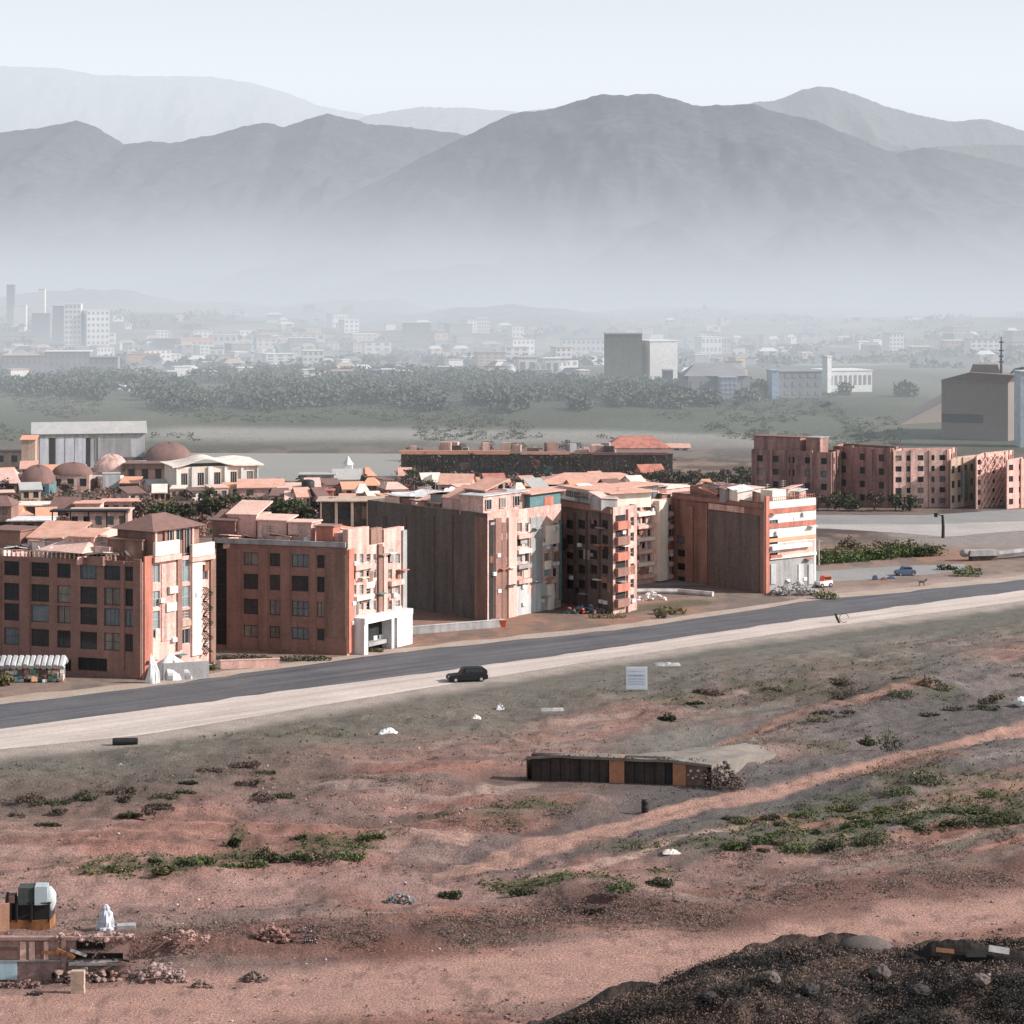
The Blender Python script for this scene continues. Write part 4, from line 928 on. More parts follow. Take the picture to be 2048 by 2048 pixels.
rt, f, h, _ = house('pavilion', 'cream pavilion with sweeping pale roof and white columns between windows', 'pavilion', 357, 512, 988, 932, 11, CREAM, None, None, .42, wins=5, rh=1, wfm=FRAMEW, wcols=3)
for j in range(6):
    t = f.L*j/5; fbox(MB(), f, max(0,t-.35), min(f.L,t+.35), 0, h, .5).build('column', WHITE, rt)
# undulating roof
rb = MB(); nx, ny = 26, 10; vs = []
for i in range(nx+1):
    for j in range(ny+1):
        u, v = i/nx, j/ny
        z = h + .15 + 2.6*math.exp(-((u-.36)/.2)**2)*(.35+.65*math.sin(math.pi*min(1, .25+v*.8))) + 1.1*math.exp(-((u-.8)/.22)**2)*v + .5*v
        vs.append(f.P(-1.2+u*(f.L+2.6), z, 1.0-v*13))
fc = [(i*(ny+1)+j, (i+1)*(ny+1)+j, (i+1)*(ny+1)+j+1, i*(ny+1)+j+1) for i in range(nx) for j in range(ny)]
rb.add(vs, fc); rb.add([v-Vector((0,0,.3)) for v in vs], [q[::-1] for q in fc])
edge = [i*(ny+1) for i in range(nx+1)]
rb.add([vs[i] for i in edge]+[vs[i]-Vector((0,0,.3)) for i in edge], [(i, nx+1+i, nx+2+i, i+1) for i in range(nx)])
rb.build('roof', CREAM, rt, smooth=True)
house('domed_hall', 'brown hall under a rounded patchy roof beside the cream pavilion', 'hall', 286, 376, 938, 922, 14, BROWNR, 'dome', BROWNR, .05, rh=5)
house('house', 'brown flat house in front of the domed hall', 'house', 250, 356, 972, 928, 8, BRICK2, 'flat', BROWNR, .06, wins=4, floors=1, gm=DARK_)
house('house', 'small house with grey blue top and rounded salmon roof', 'house', 186, 250, 972, 944, 9, TANP, 'dome', SALM2, .05, wins=3, rh=4.5)
house('house', 'low house under a dark rounded roof near the left edge', 'house', 36, 98, 992, 968, 10, TEAL, 'dome', BROWNR, 0, wins=2, rh=4.5)
house('house', 'pinkish house below a sagging salmon canopy at the left edge', 'house', -20, 34, 992, 966, 8, BRICK2, 'hip', PINKR, 0, wins=2, rh=3.5, over=1.2, gm=DARK_)
house('house', 'narrow brown house with patched dome left of the green hedge', 'house', 104, 178, 984, 950, 8, SALM2, 'dome', BROWNR, .08, wins=3, rh=3)
house('house', 'orange roofed house in front of the grey shed doors', 'house', 62, 140, 962, 942, 7, SALM, 'gable', ORANGE, .05, wins=3, rh=1.6)
house('water_tank', 'grey blue square tank standing on salmon roofs', 'tank', 206, 240, 982, 948, 3, PALEG, 'flat', PALEG, .2, over=.1)
house('house', 'long house with a bright cream slab roof behind the hip roofed turret', 'house', 20, 104, 1034, 1012, 9, BRICK2, 'flat', CREAM, -.02, wins=4, over=1.0, gm=DARK_)
house('house', 'brown gabled house beside the long cream slab roof', 'house', 100, 150, 1038, 1016, 9, BRICK2, 'gable', BROWNR, -.1, wins=2, rh=2.2, gm=DARK_)
house('house', 'pink walled house half hidden behind block roofs', 'house', 150, 200, 1040, 1008, 7, PINKR, 'flat', TERRA, .05, wins=3)
house('house', 'pink house with a long low wall in front of dark trees', 'house', 202, 282, 1030, 1004, 7, SALM, 'flat', TERRA, .05, wins=4)
house('house', 'salmon house behind the black flat canopy', 'house', 138, 256, 1062, 1024, 8, SALM2, 'flat', PINKR, .05, wins=5)
cr = thing('canopy', 'black flat canopy on thin posts among the salmon roofs', 'canopy', G(180, 1075)); p = cr.location
MB().box((0,0,6.0),(17,4,.4)).build('roof', BLACK, cr, origin=(0,0,0))
pb = MB()
for sx in (-8,-4,0,4,8):
    MB().box((sx,-1.7,2.8),(.25,.25,6)).build('post', BLACK, cr, origin=(0,0,0))
house('house', 'white slab roofed house at the far left behind the block', 'house', 20, 100, 1066, 1042, 8, BRICK2, 'flat', WHITE, .02, wins=3, over=.8, gm=DARK_)
house('house', 'red brown house at the left edge with a dark hip roof', 'house', -40, 22, 1064, 1012, 8, BRICK2, 'hip', BROWNR, 0, wins=2, floors=2, rh=2)
# behind block 2 and 3
house('shed', 'long salmon shed with one dark window below the river flat', 'shed', 478, 566, 998, 974, 9, SALM, 'gable', TERRA, .12, wins=2, rh=1.8)
house('shed', 'pale pink shed with small vents beside the salmon shed', 'shed', 556, 618, 1000, 980, 8, CREAM, 'shed', PINKR, .05, wins=2, rh=1.0)
house('shed', 'bright red low shed beside the black water tank', 'shed', 628, 666, 1000, 982, 4, REDP, 'flat', REDP, .05)
tk = thing('water_tank', 'black round water tank standing on a low roof', 'tank', G(616, 998)); MB().lathe((0,0,0), [(1.5,2.0),(1.7,2.4),(1.7,4.6),(1.2,5.0),(.4,5.1)], 14).build('tank_body', BLACK, tk, origin=(0,0,0), smooth=True); MB().box((0,0,1),(2.6,2.6,2)).build('stand', SALM2, tk, origin=(0,0,0))
house('wall_house', 'grey walled yard house beyond the salmon sheds', 'house', 600, 668, 980, 950, 6, GREYW, 'flat', HZROOF, .03, wins=0)
house('chapel', 'small white chapel with grey gabled nave', 'chapel', 668, 722, 978, 958, 8, WHITE, 'gable', HZROOF, .1, wins=2, rh=2.5)
ct = thing('chapel_tower', 'slim white tower with pointed cap beside the small chapel', 'tower', G(696, 972)); MB().box((0,0,3),(2.4,2.4,6)).build('shaft', WHITE, ct, origin=(0,0,0)); MB().lathe((0,0,6), [(1.7,0),(1.0,.8),(.2,2.2)], 4).build('cap', WHITE, ct, origin=(0,0,0)); MB().box((0,-1.21,3.6),(.5,.05,1.2)).build('window', DARK_, ct, origin=(0,0,0))
rt, f, h, _ = house('pergola_house', 'open house with flat beige slab on square columns above the dark clad block', 'house', 641, 800, 1052, 1003, 10, DKWALL, 'flat', TANP, .02, over=1.0)
for j in range(6):
    t = f.L*j/5; fbox(MB(), f, max(0,t-.3), min(f.L,t+.3), 0, h, .9).build('column', TANP, rt)
fbox(MB(), f, f.L*.52, f.L*.9, h*.3, h*.8, .3).build('wall_panel', BRICK, rt)
fbox(MB(), f, f.L*.22, f.L*.36, h*.3, h*.8, .2).build('window', GLASS, rt)
house('house', 'pale roofed house tucked behind the pergola slab', 'house', 790, 856, 1030, 992, 8, BRICK, 'flat', WHITE, .1, wins=3)
house('house', 'small white house above the dark clad block', 'house', 846, 880, 985, 958, 6, WHITE, 'gable', CREAM, .2, wins=1)
house('house', 'orange gabled house above the patched block', 'house', 878, 940, 1000, 968, 8, SALM2, 'gable', TERRA, -.15, wins=3, rh=2.4)
house('house', 'cream fronted house with red awning on the skyline of roofs', 'house', 972, 1010, 992, 962, 7, CREAM, 'shed', REDP, .1, wins=2, rh=1.2)
house('house', 'pink house with long terracotta roof left of the awning house', 'house', 905, 975, 985, 970, 8, PINKR, 'gable', TERRA, .06, wins=3, rh=1.8)
house('house', 'wide house under a long shallow terracotta roof above the brown block', 'house', 1075, 1300, 985, 968, 12, SALM2, 'hip', TERRA, .02, wins=8, rh=2.6, over=1.2)
house('house', 'dark red gabled house at the right end of the dark masonry wall', 'house', 1286, 1330, 968, 946, 8, BRICK2, 'gable', REDP, .3, wins=2, rh=2.2)
# the long dark masonry building with its orange coping
rt, f, h, _ = house('long_building', 'very long dark rough masonry building with a bright orange roof edge', 'building', 802, 1345, 962, 908, 14, DKWALL, 'flat', BROWNR, -.02, over=.3)
fbox(MB(), f, -.5, f.L*.40, h-.1, h+1.0, .9).build('coping', ORANGE, rt); fbox(MB(), f, f.L*.44, f.L*.62, h-.1, h+.7, .8).build('coping', TERRA, rt); fbox(MB(), f, f.L*.70, f.L*.98, h-.2, h+.5, .8).build('coping', BROWNR, rt)
lr = random.Random(8)
for j in range(26):
    t = lr.uniform(.5, f.L-4); w_ = lr.uniform(1.2, 4); hh = lr.uniform(.8, 3.0); q = f.P(t, 0, -lr.uniform(1.5, 11)); MB().box((q.x, q.y, h+.2+hh/2), (w_, lr.uniform(1.5,3), hh), rz=f.ang+lr.uniform(-.3,.5)).build('roof_hut', lr.choice((SALM2, BRICK2, BROWNR, TANP, GREYW, PINKR, DKWALL)), rt)
for m_, n_ in ((LEAFB, 260), (LEAF1, 200)):
    cb = MB()
    for j in range(n_):
        q = f.P(lr.random()*f.L, lr.random()**1.3*h, .7); cb.leaves(q, (1.4, .5, .9), 9, .4, lr, .2)
    cb.build('creeper', m_, rt)
for j in range(22):
    t = f.L*(j+.5)/22; fbox(MB(), f, t-.4, t+.4, 0, h, .5).build('buttress', DKWALL, rt)
for k, (t0, z0, m) in enumerate(((.08,2,BRICK2),(.2,3,BRICK),(.34,1,DARK_),(.47,4,REDP),(.52,2,TEAL),(.63,3,DARK_),(.74,2,BROWNR),(.88,3,BRICK))):
    fbox(MB(), f, f.L*t0, f.L*t0+3.2, z0, z0+2.2, .25).build('patch_panel', m, rt)
house('house', 'pink house with bright red roof standing beyond the long masonry building', 'house', 1212, 1340, 925, 896, 12, SALM2, 'hip', REDP, .05, wins=8, floors=2, rh=3.4)
for k, (x, w, hh, lf, lb) in enumerate(((828,36,34,LEAFP,'grey purple bare tree at the left end of the orange roof edge'),(905,58,34,LEAFP,'broad purple grey bare tree behind the orange roof edge'),(972,44,40,LEAFB,'brown rounded tree behind the middle of the orange roof edge'),(1032,44,36,LEAF3,'tan rounded tree behind the long masonry building'),(1076,28,28,LEAF1,'small dark round tree beside the tan one'),(1140,50,42,LEAFP,'spiky purple grey tree near the red roofed pink house'))):
    tree('tree', lb, x, 922, w, hh, lf, n=380, size=.4, seed=k)
# dark trees behind the front blocks
for k in range(13):
    x = 285+k*30+rnd.uniform(-6,6); tree('tree', 'dark bushy tree in the row behind the front blocks', x, 1052-rnd.uniform(0,12), 52, rnd.uniform(44,62), LEAF1 if k % 4 else LEAFB, n=420, size=.42, group='dark trees behind the front blocks', seed=k)
for k in range(13):
    x = 1275+k*19+rnd.uniform(-5,5); tree('tree', 'dark tree in the belt left of the hazy brown row', x, 985-rnd.uniform(0,14), 40, rnd.uniform(26,40), LEAF1 if k % 3 else LEAFB, n=300, size=.45, group='dark trees left of the brown row', seed=k+40)
for k in range(9):
    x = 1520+k*38+rnd.uniform(-8,8); tree('tree', 'dull dark tree at the foot of the hazy brown row', x, 1022, 46, rnd.uniform(26,42), LEAF1 if k % 3 else LEAFB, n=300, size=.4, group='trees at the foot of the brown row', seed=k+60, trunk=.1, lobes=9)
for k, (x, y, w, hh) in enumerate(((815,985,44,26),(760,972,40,20),(900,975,44,26),(1010,985,36,18),(218,965,40,20),(560,972,30,22),(935,1004,44,30),(975,1000,36,24))):
    bush(('reddish bush by the grey yard house','low reddish bush near the small chapel','salmon coloured bush above the dark clad block','small reddish bush by the red awning','salmon bush by the blue grey tank','thin reddish bush by the salmon shed','rounded salmon bush on the rise behind the blocks','small salmon bush beside the rounded one')[k], x, y, w, hh, LEAFS if k != 5 else LEAF1, n=300, size=.3, seed=k, z=0)

# ---------------------------------------------------------------- far plain: the town in the haze
FW = M('far_white_wall', (.82,.81,.79), (.72,.71,.69), scale=.08, finemix=.3, bump=0); FT = M('far_tan_wall', (.60,.45,.35), (.5,.38,.3), scale=.08, finemix=.3, bump=0)
FG = M('far_grey_wall', (.33,.33,.34), (.26,.26,.27), scale=.08, finemix=.3, bump=0); FD = M('far_dark_wall', (.10,.10,.105), (.08,.08,.08), scale=.08, bump=0); FO = M('far_orange_wall', (.75,.42,.27), (.65,.36,.24), scale=.05, bump=0, finemix=.4)
FOL = M('far_olive_screen', (.20,.19,.14), (.16,.15,.11), scale=.05, bump=0, streak=.1)
def far(name, label, x0, x1, yb, ytop, wm, rm=None, dep=None, roof='flat', group=None, yaw=.1, wins=0, floors=1, rh=3):
    """a building standing on the far plain with its foot seen at row yb"""
    d = F*H/(yb-HOR)
    for _ in range(5):
        z = Z((x0+x1-2048)/2*d/F, d); d = F*(H-z)/(yb-HOR) if H-z > 8 else d
    z = Z((x0+x1-2048)/2*d/F, d); w = (x1-x0)*d/F; h = (yb-ytop)*d/F; dep = dep or max(8, w*.5)
    root = thing(name, label, 'building' if name != 'house' else 'house', ((x0+x1-2048)/2*d/F, d+dep/2, z), group)
    b = MB(); b.box((0,0,h/2-1),(w,dep,h+2), rz=yaw); b.build('wall', wm, root, origin=(0,0,0))
    rm = rm or wm
    if roof == 'flat': MB().box((0,0,h+.25),(w+.6,dep+.6,.5), rz=yaw).build('roof', rm, root, origin=(0,0,0))
    else:
        g = Face((-w/2,-dep/2),(w/2,-dep/2)); o = hip(thing_dummy(root), g, 0, w, h, dep, rh, .6, rm, name='roof', ridge=.6)
    if wins:
        fb = Face(Vector((-w/2,-dep/2)), Vector((w/2,-dep/2)))
        for fl in range(floors):
            for j in range(wins):
                c = w*(j+.5)/wins; ww = w/wins*.5; zz = h*(fl+.35)/floors
                o = MB().box((c-w/2, -dep/2-.05, zz+h/floors*.22), (ww, .2, h/floors*.45)).build('window', FG, root, origin=(0,0,0)); o.rotation_euler = (0,0,yaw)
    return root
class _D:                                 # lets hip() build in the thing's own coordinates
    def __init__(s, r): s.r = r; s.location = Vector((0,0,0))
def thing_dummy(r): return _D(r)
_oh = hip
def hip(root, g, a, c, z, dep, hgt, over, m, name='hip_roof', parent=None, ridge=.3):
    if isinstance(root, _D):
        P = [g.P(a-over, z, over), g.P(c+over, z, over), g.P(c+over, z, -dep-over), g.P(a-over, z, -dep-over)]
        mid = (a+c)/2; hw = (c-a)*ridge/2; b = MB(); b.add(P+[g.P(mid-hw, z+hgt, -dep*.5), g.P(mid+hw, z+hgt, -dep*.5)], [(0,1,5,4),(1,2,5),(2,3,4,5),(3,0,4),(3,2,1,0)])
        return b.build(name, m, root.r, origin=(0,0,0))
    return _oh(root, g, a, c, z, dep, hgt, over, m, name, parent, ridge)

far('tower_block', 'tall dark olive tower block standing alone in the hazy plain', 1212, 1284, 774, 669, FOL, FG, dep=22, wins=0, yaw=0)
far('tower_annex', 'broad white slab joined to the right of the olive tower', 1286, 1345, 772, 683, FW, FW, dep=20, yaw=.3, wins=0)
far('tower_annex', 'low dark shed at the right foot of the white slab', 1328, 1346, 776, 742, FD, FG, dep=14, yaw=0)
rt = far('white_hall', 'long white hall with dark vertical slits and a small tower on its roof', 1640, 1735, 784, 742, FW, FW, dep=22, yaw=.3, wins=9, floors=1)
far('minaret', 'slim white tower rising at the left end of the white hall', 1650, 1660, 786, 714, FW, FW, dep=4, yaw=.5)
far('office_block', 'pale blue grey block left of the white hall', 1546, 1640, 796, 744, FG, FG, dep=18, wins=6, floors=3)
far('glass_block', 'narrow pale blue glass block at the left side of the blue grey block', 1542, 1556, 798, 742, M('far_blue_glass', (.45,.55,.68), scale=.1, bump=0), dep=8)
far('warehouse', 'wide hazy warehouse with pale sloping roof right of the tower', 1370, 1495, 800, 752, FG, FG, dep=26, roof='hip', rh=5, wins=6)
far('glass_block', 'pale blue windowed block below the sloping warehouse roof', 1438, 1472, 802, 756, M('far_pale_blue', (.42,.50,.58), scale=.1, bump=0), dep=14, wins=4, floors=5)
far('high_rise', 'slender white high rise fading into haze at the far left', 76, 88, 658, 568, FW, dep=12)
far('high_rise', 'hazy grey high rise beside the slender white one', 62, 98, 660, 612, FG, dep=16, wins=4, floors=5)
far('high_rise', 'pale high rise with a white mast on its left edge', 128, 160, 660, 578, FW, dep=16, wins=4, floors=8)
far('high_rise', 'hazy grey tower left of the pale high rise', 104, 126, 660, 588, FG, dep=14, wins=3, floors=7)
far('high_rise', 'faint thin tower at the extreme left edge', 12, 28, 650, 570, FG, dep=12)
far('high_rise', 'faint broad pale slab at the extreme left edge', 26, 50, 652, 602, FW, dep=14)
far('white_block', 'tall bright white block with rough patchy front near the far left', 164, 210, 690, 619, FW, FW, dep=20, yaw=.4, wins=5, floors=6)
far('long_shed', 'low black shed joined to an orange building', 312, 356, 698, 679, FD, FD, dep=16, yaw=0)
far('orange_building', 'long pale orange building right of the black shed', 354, 420, 706, 678, FO, FO, dep=18, yaw=.35, wins=6)
far('orange_building', 'low wedge of orange wall on the slope below the black shed', 252, 318, 728, 708, FO, FO, dep=14, yaw=.1)
far('cream_building', 'cream house with small bright gable left of the middle', 602, 648, 700, 668, FW, FT, dep=16, wins=3, floors=2)
far('grey_factory', 'long grey ruined factory with many openings left of the plain', 86, 176, 752, 704, FG, FW, dep=20, wins=8, floors=3)
far('grey_factory', 'grey blue long block right of the ruined factory', 176, 232, 758, 716, FG, FG, dep=18, wins=5, floors=3)
far('grey_factory', 'dull purple grey block left of the ruined factory', 0, 84, 752, 712, FG, FT, dep=20, wins=8, floors=2)
far('white_house', 'cream house with a blind gable front left of the tower', 1034, 1072, 756, 716, FW, FT, dep=14, wins=2)
far('white_house', 'bright cream cube house right beside the blind gable', 1088, 1117, 756, 718, FW, FW, dep=14, wins=2)
far('apartment_slab', 'hazy grey slab with window grid in the middle distance', 805, 860, 702, 662, FG, FW, dep=16, wins=6, floors=4)
far('white_house', 'small white house at the edge of the dark woods', 762, 788, 762, 740, FW, FW, dep=10, wins=2)
far('white_house', 'long pale building with rows of windows left of the tower', 1122, 1210, 718, 678, FW, FG, dep=14, wins=9, floors=3)
far('pale_house', 'small white house with dark roof on a hill left of the orange building', 418, 446, 668, 644, FW, FD, dep=12, wins=2)
far('pale_house', 'pale tiered house right of the orange building', 424, 472, 704, 672, FW, FW, dep=14, wins=4, floors=2)
far('pale_house', 'hazy tiered building with white ledges on the rise', 462, 504, 668, 642, FW, FG, dep=14, wins=4, floors=2)
fr = random.Random(5)
for k in range(290):
    yb = 640+ (fr.random()**.9)*124; x = fr.uniform(0, 2048)
    if 1190 < x < 1360 and yb > 700: continue
    if x > 1480 and yb > 725: continue
    if 60 < x < 240 and yb > 690: continue
    sc = (yb-HOR)/100; w = fr.uniform(12, 34)*sc**.4; hh = fr.uniform(7, 15)*sc**.5; t = fr.randrange(3)
    far('house', ('small white house in the haze of the far town', 'small tan house in the haze of the far town', 'small grey house in the haze of the far town')[t], x, x+w, yb, yb-hh, (FW, FT, FG)[t], (FW, FT, FG, FD)[fr.randrange(4)], roof='flat' if fr.random() < .6 else 'hip', rh=2.5,
        group=('white houses of the far town', 'tan houses of the far town', 'grey houses of the far town')[t], yaw=fr.uniform(.05, .65), wins=2 if fr.random() < .5 else 0)

for k in range(84):
    t = fr.choice((0, 0, 0, 1, 2)); yb = 655+fr.random()*92; x = fr.choice((fr.uniform(0, 1180), fr.uniform(0, 700), fr.uniform(1000, 2040)))
    if (1160 < x < 1350 and yb > 690) or (x > 1480 and yb > 715) or (60 < x < 250 and yb > 690): continue
    sc = ((yb-HOR)/140)**.6; w = fr.uniform(24, 58)*sc; hh = fr.uniform(14, 34)*sc
    far('mid_rise', ('pale white mid rise block in the haze of the far town', 'tan mid rise block in the haze of the far town', 'grey mid rise block in the haze of the far town')[t], x, x+w, yb, yb-hh, (FW, FT, FG)[t], (FW, FT, FG)[fr.randrange(3)], dep=14, yaw=fr.uniform(.1, .65), wins=fr.choice((3, 4, 5)), floors=fr.choice((2, 3, 4)),
        group=('white mid rise blocks of the far town', 'tan mid rise blocks of the far town', 'grey mid rise blocks of the far town')[t])
# big grey hall at the right with its roof gear
def ZF(x, yb):
    d = F*H/(yb-HOR); return G(x, yb)
p0, p1, p2 = G(1883, 880), G(2016, 884), G(2100, 872)
gb = Block('grey_hall', 'huge grey hall with flared roof edge, dark slot and roof mast', 'hall', p0, p1, p2, 21.0)
GH = M('hazy_grey_concrete', (.28,.235,.21), (.23,.19,.17), scale=.08, bump=0, finemix=.2)
gb.walls([GH, GH, GH, GH], roofm=GH)
f0, f1 = gb.f[0], gb.f[1]
prect(f0, gb.root, 'slot', FD, 1884, 1966, 828, 845, .2)
ov = MB(); a0 = f0.L*.72
ov.add([f0.P(0,gb.h-.3,.3), f0.P(f0.L,gb.h-.3,.3), f0.P(f0.L+3.0,gb.h+2.6,2.2), f0.P(f0.L*.45,gb.h+3.4,2.2), f0.P(0,gb.h+.5,.3), f0.P(0,gb.h-.3,-14), f0.P(f0.L,gb.h-.3,-14), f0.P(f0.L+3,gb.h+2.6,-14), f0.P(f0.L*.45,gb.h+3.4,-14), f0.P(0,gb.h+.5,-14)],
       [(0,1,2,3,4),(9,8,7,6,5),(0,5,6,1),(1,6,7,2),(2,7,8,3),(3,8,9,4),(4,9,5,0)]); ov.build('roof_edge', GH, gb.root)
c = f0.P(f0.L*.62, 0, -6); MB().box((c.x, c.y, gb.h+4.3), (11, 6, 3.4), rz=f0.ang, taper=.8).build('roof_room', GH, gb.root)
mp = f0.P(f0.L*.86, gb.h+2, -4); ms = MB(); ms.tube([mp, mp+Vector((0,0,5)), mp+Vector((0,0,14))], [.55,.4,.16], 6)
for z in (5, 7, 9, 12): ms.box(mp+Vector((0,0,z)), (1.6, .3, .5))
ms.build('mast', FD, gb.root)
q = f0.P(f0.L*1.02, gb.h+3, -2); MB().tube([q, q+Vector((1.5,0,1.4)), q+Vector((4.6,0,2.0))], [.3,.5,.55], 6).build('searchlight', FD, gb.root)
eb = far('glass_block', 'pale blue glass slab at the right edge beside the grey hall', 2041, 2090, 895, 745, M('edge_blue_glass', (.50,.54,.57), (.44,.48,.52), scale=.05, bump=0), dep=10, yaw=0)
rm_ = MB(); q0, q1, q2, q3 = G(1795, 838), G(1884, 836), G(1884, 858), G(1780, 862)
rm_.add([q3, q2, q1, q0, q2+Vector((0,0,10)), q1+Vector((0,0,10)), q3+Vector((0,0,.5)), q0+Vector((0,0,.5))], [(0,1,4,6),(6,4,5,7),(1,2,5,4),(3,0,6,7)]); tag(rm_.build('ramp', GH), 'grey earth ramp rising to the left wall of the grey hall', 'ramp')

# woods on the low ridge: nobody could count the trees
wd = MB(); wr = random.Random(9)
for _ in range(6200):
    px = wr.uniform(-120, 2160); lo = float(np.interp(px, [-120,300,600,800,1000,1200,1500,1840], [762,760,752,760,774,794,804,812])); hi_ = float(np.interp(px, [-120,0,400,700,1300,1500,1840], [825,830,850,853,856,836,826])); hi_ -= 34*fbm(np.array([px*.02]), np.array([3.3]), 3)[0]; py = wr.uniform(lo, hi_)
    if (1205 < px < 1350 and py < 782) or (px > 1540 and py < 806 and px < 1760) or (px > 1840): continue
    if fbm(np.array([px*.012]), np.array([py*.05]), 4)[0] < .44: continue
    p = G(px, py); p.z = Z(p.x, p.y); s = wr.uniform(2.2, 4.6)
    wd.leaves((p.x, p.y, p.z+s*.7), (s, s, s*.9), 34, 1.0, wr, .35)
tag(wd.build('woods', M('hazy_leaves', (.095,.11,.085), (.155,.17,.13), scale=.05, fine=8, bump=0, finemix=.7, spec=.05)), kind='stuff')
sc_ = MB(); wr = random.Random(19)
for _ in range(5200):
    px = wr.uniform(-120, 2160); py = wr.uniform(800, 905)
    if px > 1840 or (400 < px < 830 and py > 858) or (py > 885 and px < 1500): continue
    if fbm(np.array([px*.008+9]), np.array([py*.03]), 3)[0] < .47: continue
    p = G(px, py); p.z = Z(p.x, p.y); s = wr.uniform(.5, 1.7); sc_.leaves((p.x, p.y, p.z+s*.4), (s*1.6, s*1.6, s*.6), 24, .36, wr, .2)
tag(sc_.build('scrub', M('pale_scrub_leaves', (.10,.115,.08), (.15,.155,.11), scale=.06, fine=8, bump=0, finemix=.5, spec=.05)), kind='stuff')
tl = MB()
for _ in range(1500):                     # hedges and tree belts among the far houses
    py = 640+wr.random()**.8*105; px = wr.uniform(-60, 2100)
    if fbm(np.array([px*.01]), np.array([py*.12+5]), 3)[0] < .5 or (1200 < px < 1350 and py > 700): continue
    d = F*H/(py-HOR); x_ = (px-1024)*d/F; z_ = Z(x_, d); s = wr.uniform(2.5, 5.5); tl.leaves((x_, d, z_+s*.6), (s*2.2, s, s*.8), 16, 2.2, wr, .3)
tag(tl.build('far_woods', M('far_hazy_leaves', (.05,.065,.05), (.085,.095,.065), scale=.03, bump=0, finemix=.5, spec=.05)), kind='stuff')
# far trees one can tell apart on the pale skyline of the plain
for k, (x, yb, w, hh) in enumerate(((428,600,14,22),(620,620,34,30),(640,618,16,24),(694,618,34,32),(1408,600,16,18),(1360,790,34,26),(1395,786,26,22),(1790,800,10,18),(1430,840,30,20),(1475,836,22,18),(1650,838,30,16))):
    d = F*H/(max(yb, 640)-HOR); d = min(d, 3000); t_ = (x-1024)*d/F
    r = random.Random(k); root = thing('tree', 'faint hazy tree standing alone on the far plain' if yb < 700 else 'dark tree on the meadow beyond the old quarter', 'tree', (t_, d, Z(t_, d)), 'lone trees on the far plain' if yb < 700 else 'lone trees on the meadow')
    k_ = d/F; w, hh = w*k_, hh*k_; b = MB()
    for i in range(5): b.leaves((r.uniform(-.3,.3)*w, 0, hh*r.uniform(.35,.85)), (w*.25, w*.25, hh*.2), 60, w*.07, r, .3)
    b.build('crown', LEAF1, root, origin=(0,0,0)); MB().tube([(0,0,-1),(0,0,hh*.6)], [w*.04, w*.02], 5).build('trunk', BARK, root, origin=(0,0,0))
# pale rubbish heaps at the edge of the woods
for k, (x0, x1, y) in enumerate(((10,80,792),(90,170,798),(235,300,800),(290,370,794),(1010,1060,762))):
    b = MB(); rr = random.Random(k)
    c0 = G((x0+x1)/2, y); c0.z = Z(c0.x, c0.y)
    for i in range(60):
        p = G(rr.uniform(x0, x1), y+rr.uniform(-5, 5)); b.rock((p.x, p.y, c0.z+rr.uniform(0, 2.5)), rr.uniform(.5, 2.2), rr)
    tag(b.build('rubble', (FW, FT, FW, FT, FW)[k], origin=c0), kind='stuff')

# ---------------------------------------------------------------- packed small houses and trees between the named ones
qr = random.Random(44); HW = (SALM2, BRICK2, SALM, CREAM, GREYW, TANP, BRICK, PINKR); HR = (TERRA, PINKR, BROWNR, HZROOF, ORANGE, CREAM)
RN = {TERRA.name:'terracotta', PINKR.name:'pink', BROWNR.name:'brown', HZROOF.name:'grey', ORANGE.name:'orange', CREAM.name:'cream'}
for (x0, x1, y, n, h0, h1) in ((-20, 60, 1006, 2, 22, 34), (250, 480, 1000, 6, 16, 24), (110, 480, 984, 9, 16, 24), (520, 800, 1016, 8, 16, 26), (560, 800, 992, 6, 12, 20), (730, 810, 972, 3, 12, 18), (800, 1080, 1010, 9, 18, 30), (850, 1300, 992, 13, 14, 24), (1040, 1300, 974, 8, 10, 16), (1300, 1420, 1000, 3, 14, 22), (-20, 60, 958, 2, 14, 22), (140, 290, 955, 4, 12, 18), (-10, 90, 1050, 3, 16, 26), (1220, 1370, 900, 3, 8, 12)):
    for k in range(n):
        x = x0+(x1-x0)*(k+qr.uniform(.1,.6))/n; w = (x1-x0)/n*qr.uniform(.6, 1.05); yy = y+qr.uniform(-6, 6); rm = qr.choice(HR); wm = qr.choice(HW)
        house('house', 'small house with %s roof packed among the roofs behind the front blocks' % RN[rm.name], 'house', x, x+w, yy, yy-qr.uniform(h0, h1), qr.uniform(6, 10), wm, qr.choice(('flat','gable','gable','shed','hip')), rm, qr.uniform(-.1, .55), wins=qr.choice((2,2,3)), rh=qr.uniform(.8, 2.2), over=qr.uniform(.2, .7), group='small %s roofed houses of the old quarter' % RN[rm.name], gm=DARK_ if k % 2 else GLASS)
for k in range(46):
    x, y = qr.choice(((-20,800),(300,700),(760,1300),(1000,1480),(1180,1500))), qr.uniform(968, 1040); x = qr.uniform(*x)
    tree('tree', 'bushy tree among the roofs of the old quarter', x, y, qr.uniform(24, 42), qr.uniform(20, 38), qr.choice((LEAF1, LEAF1, LEAFB, LEAF3)), n=220, size=.5, group='trees among the roofs of the old quarter', seed=k+200)
ug = [MB(), MB(), MB()]
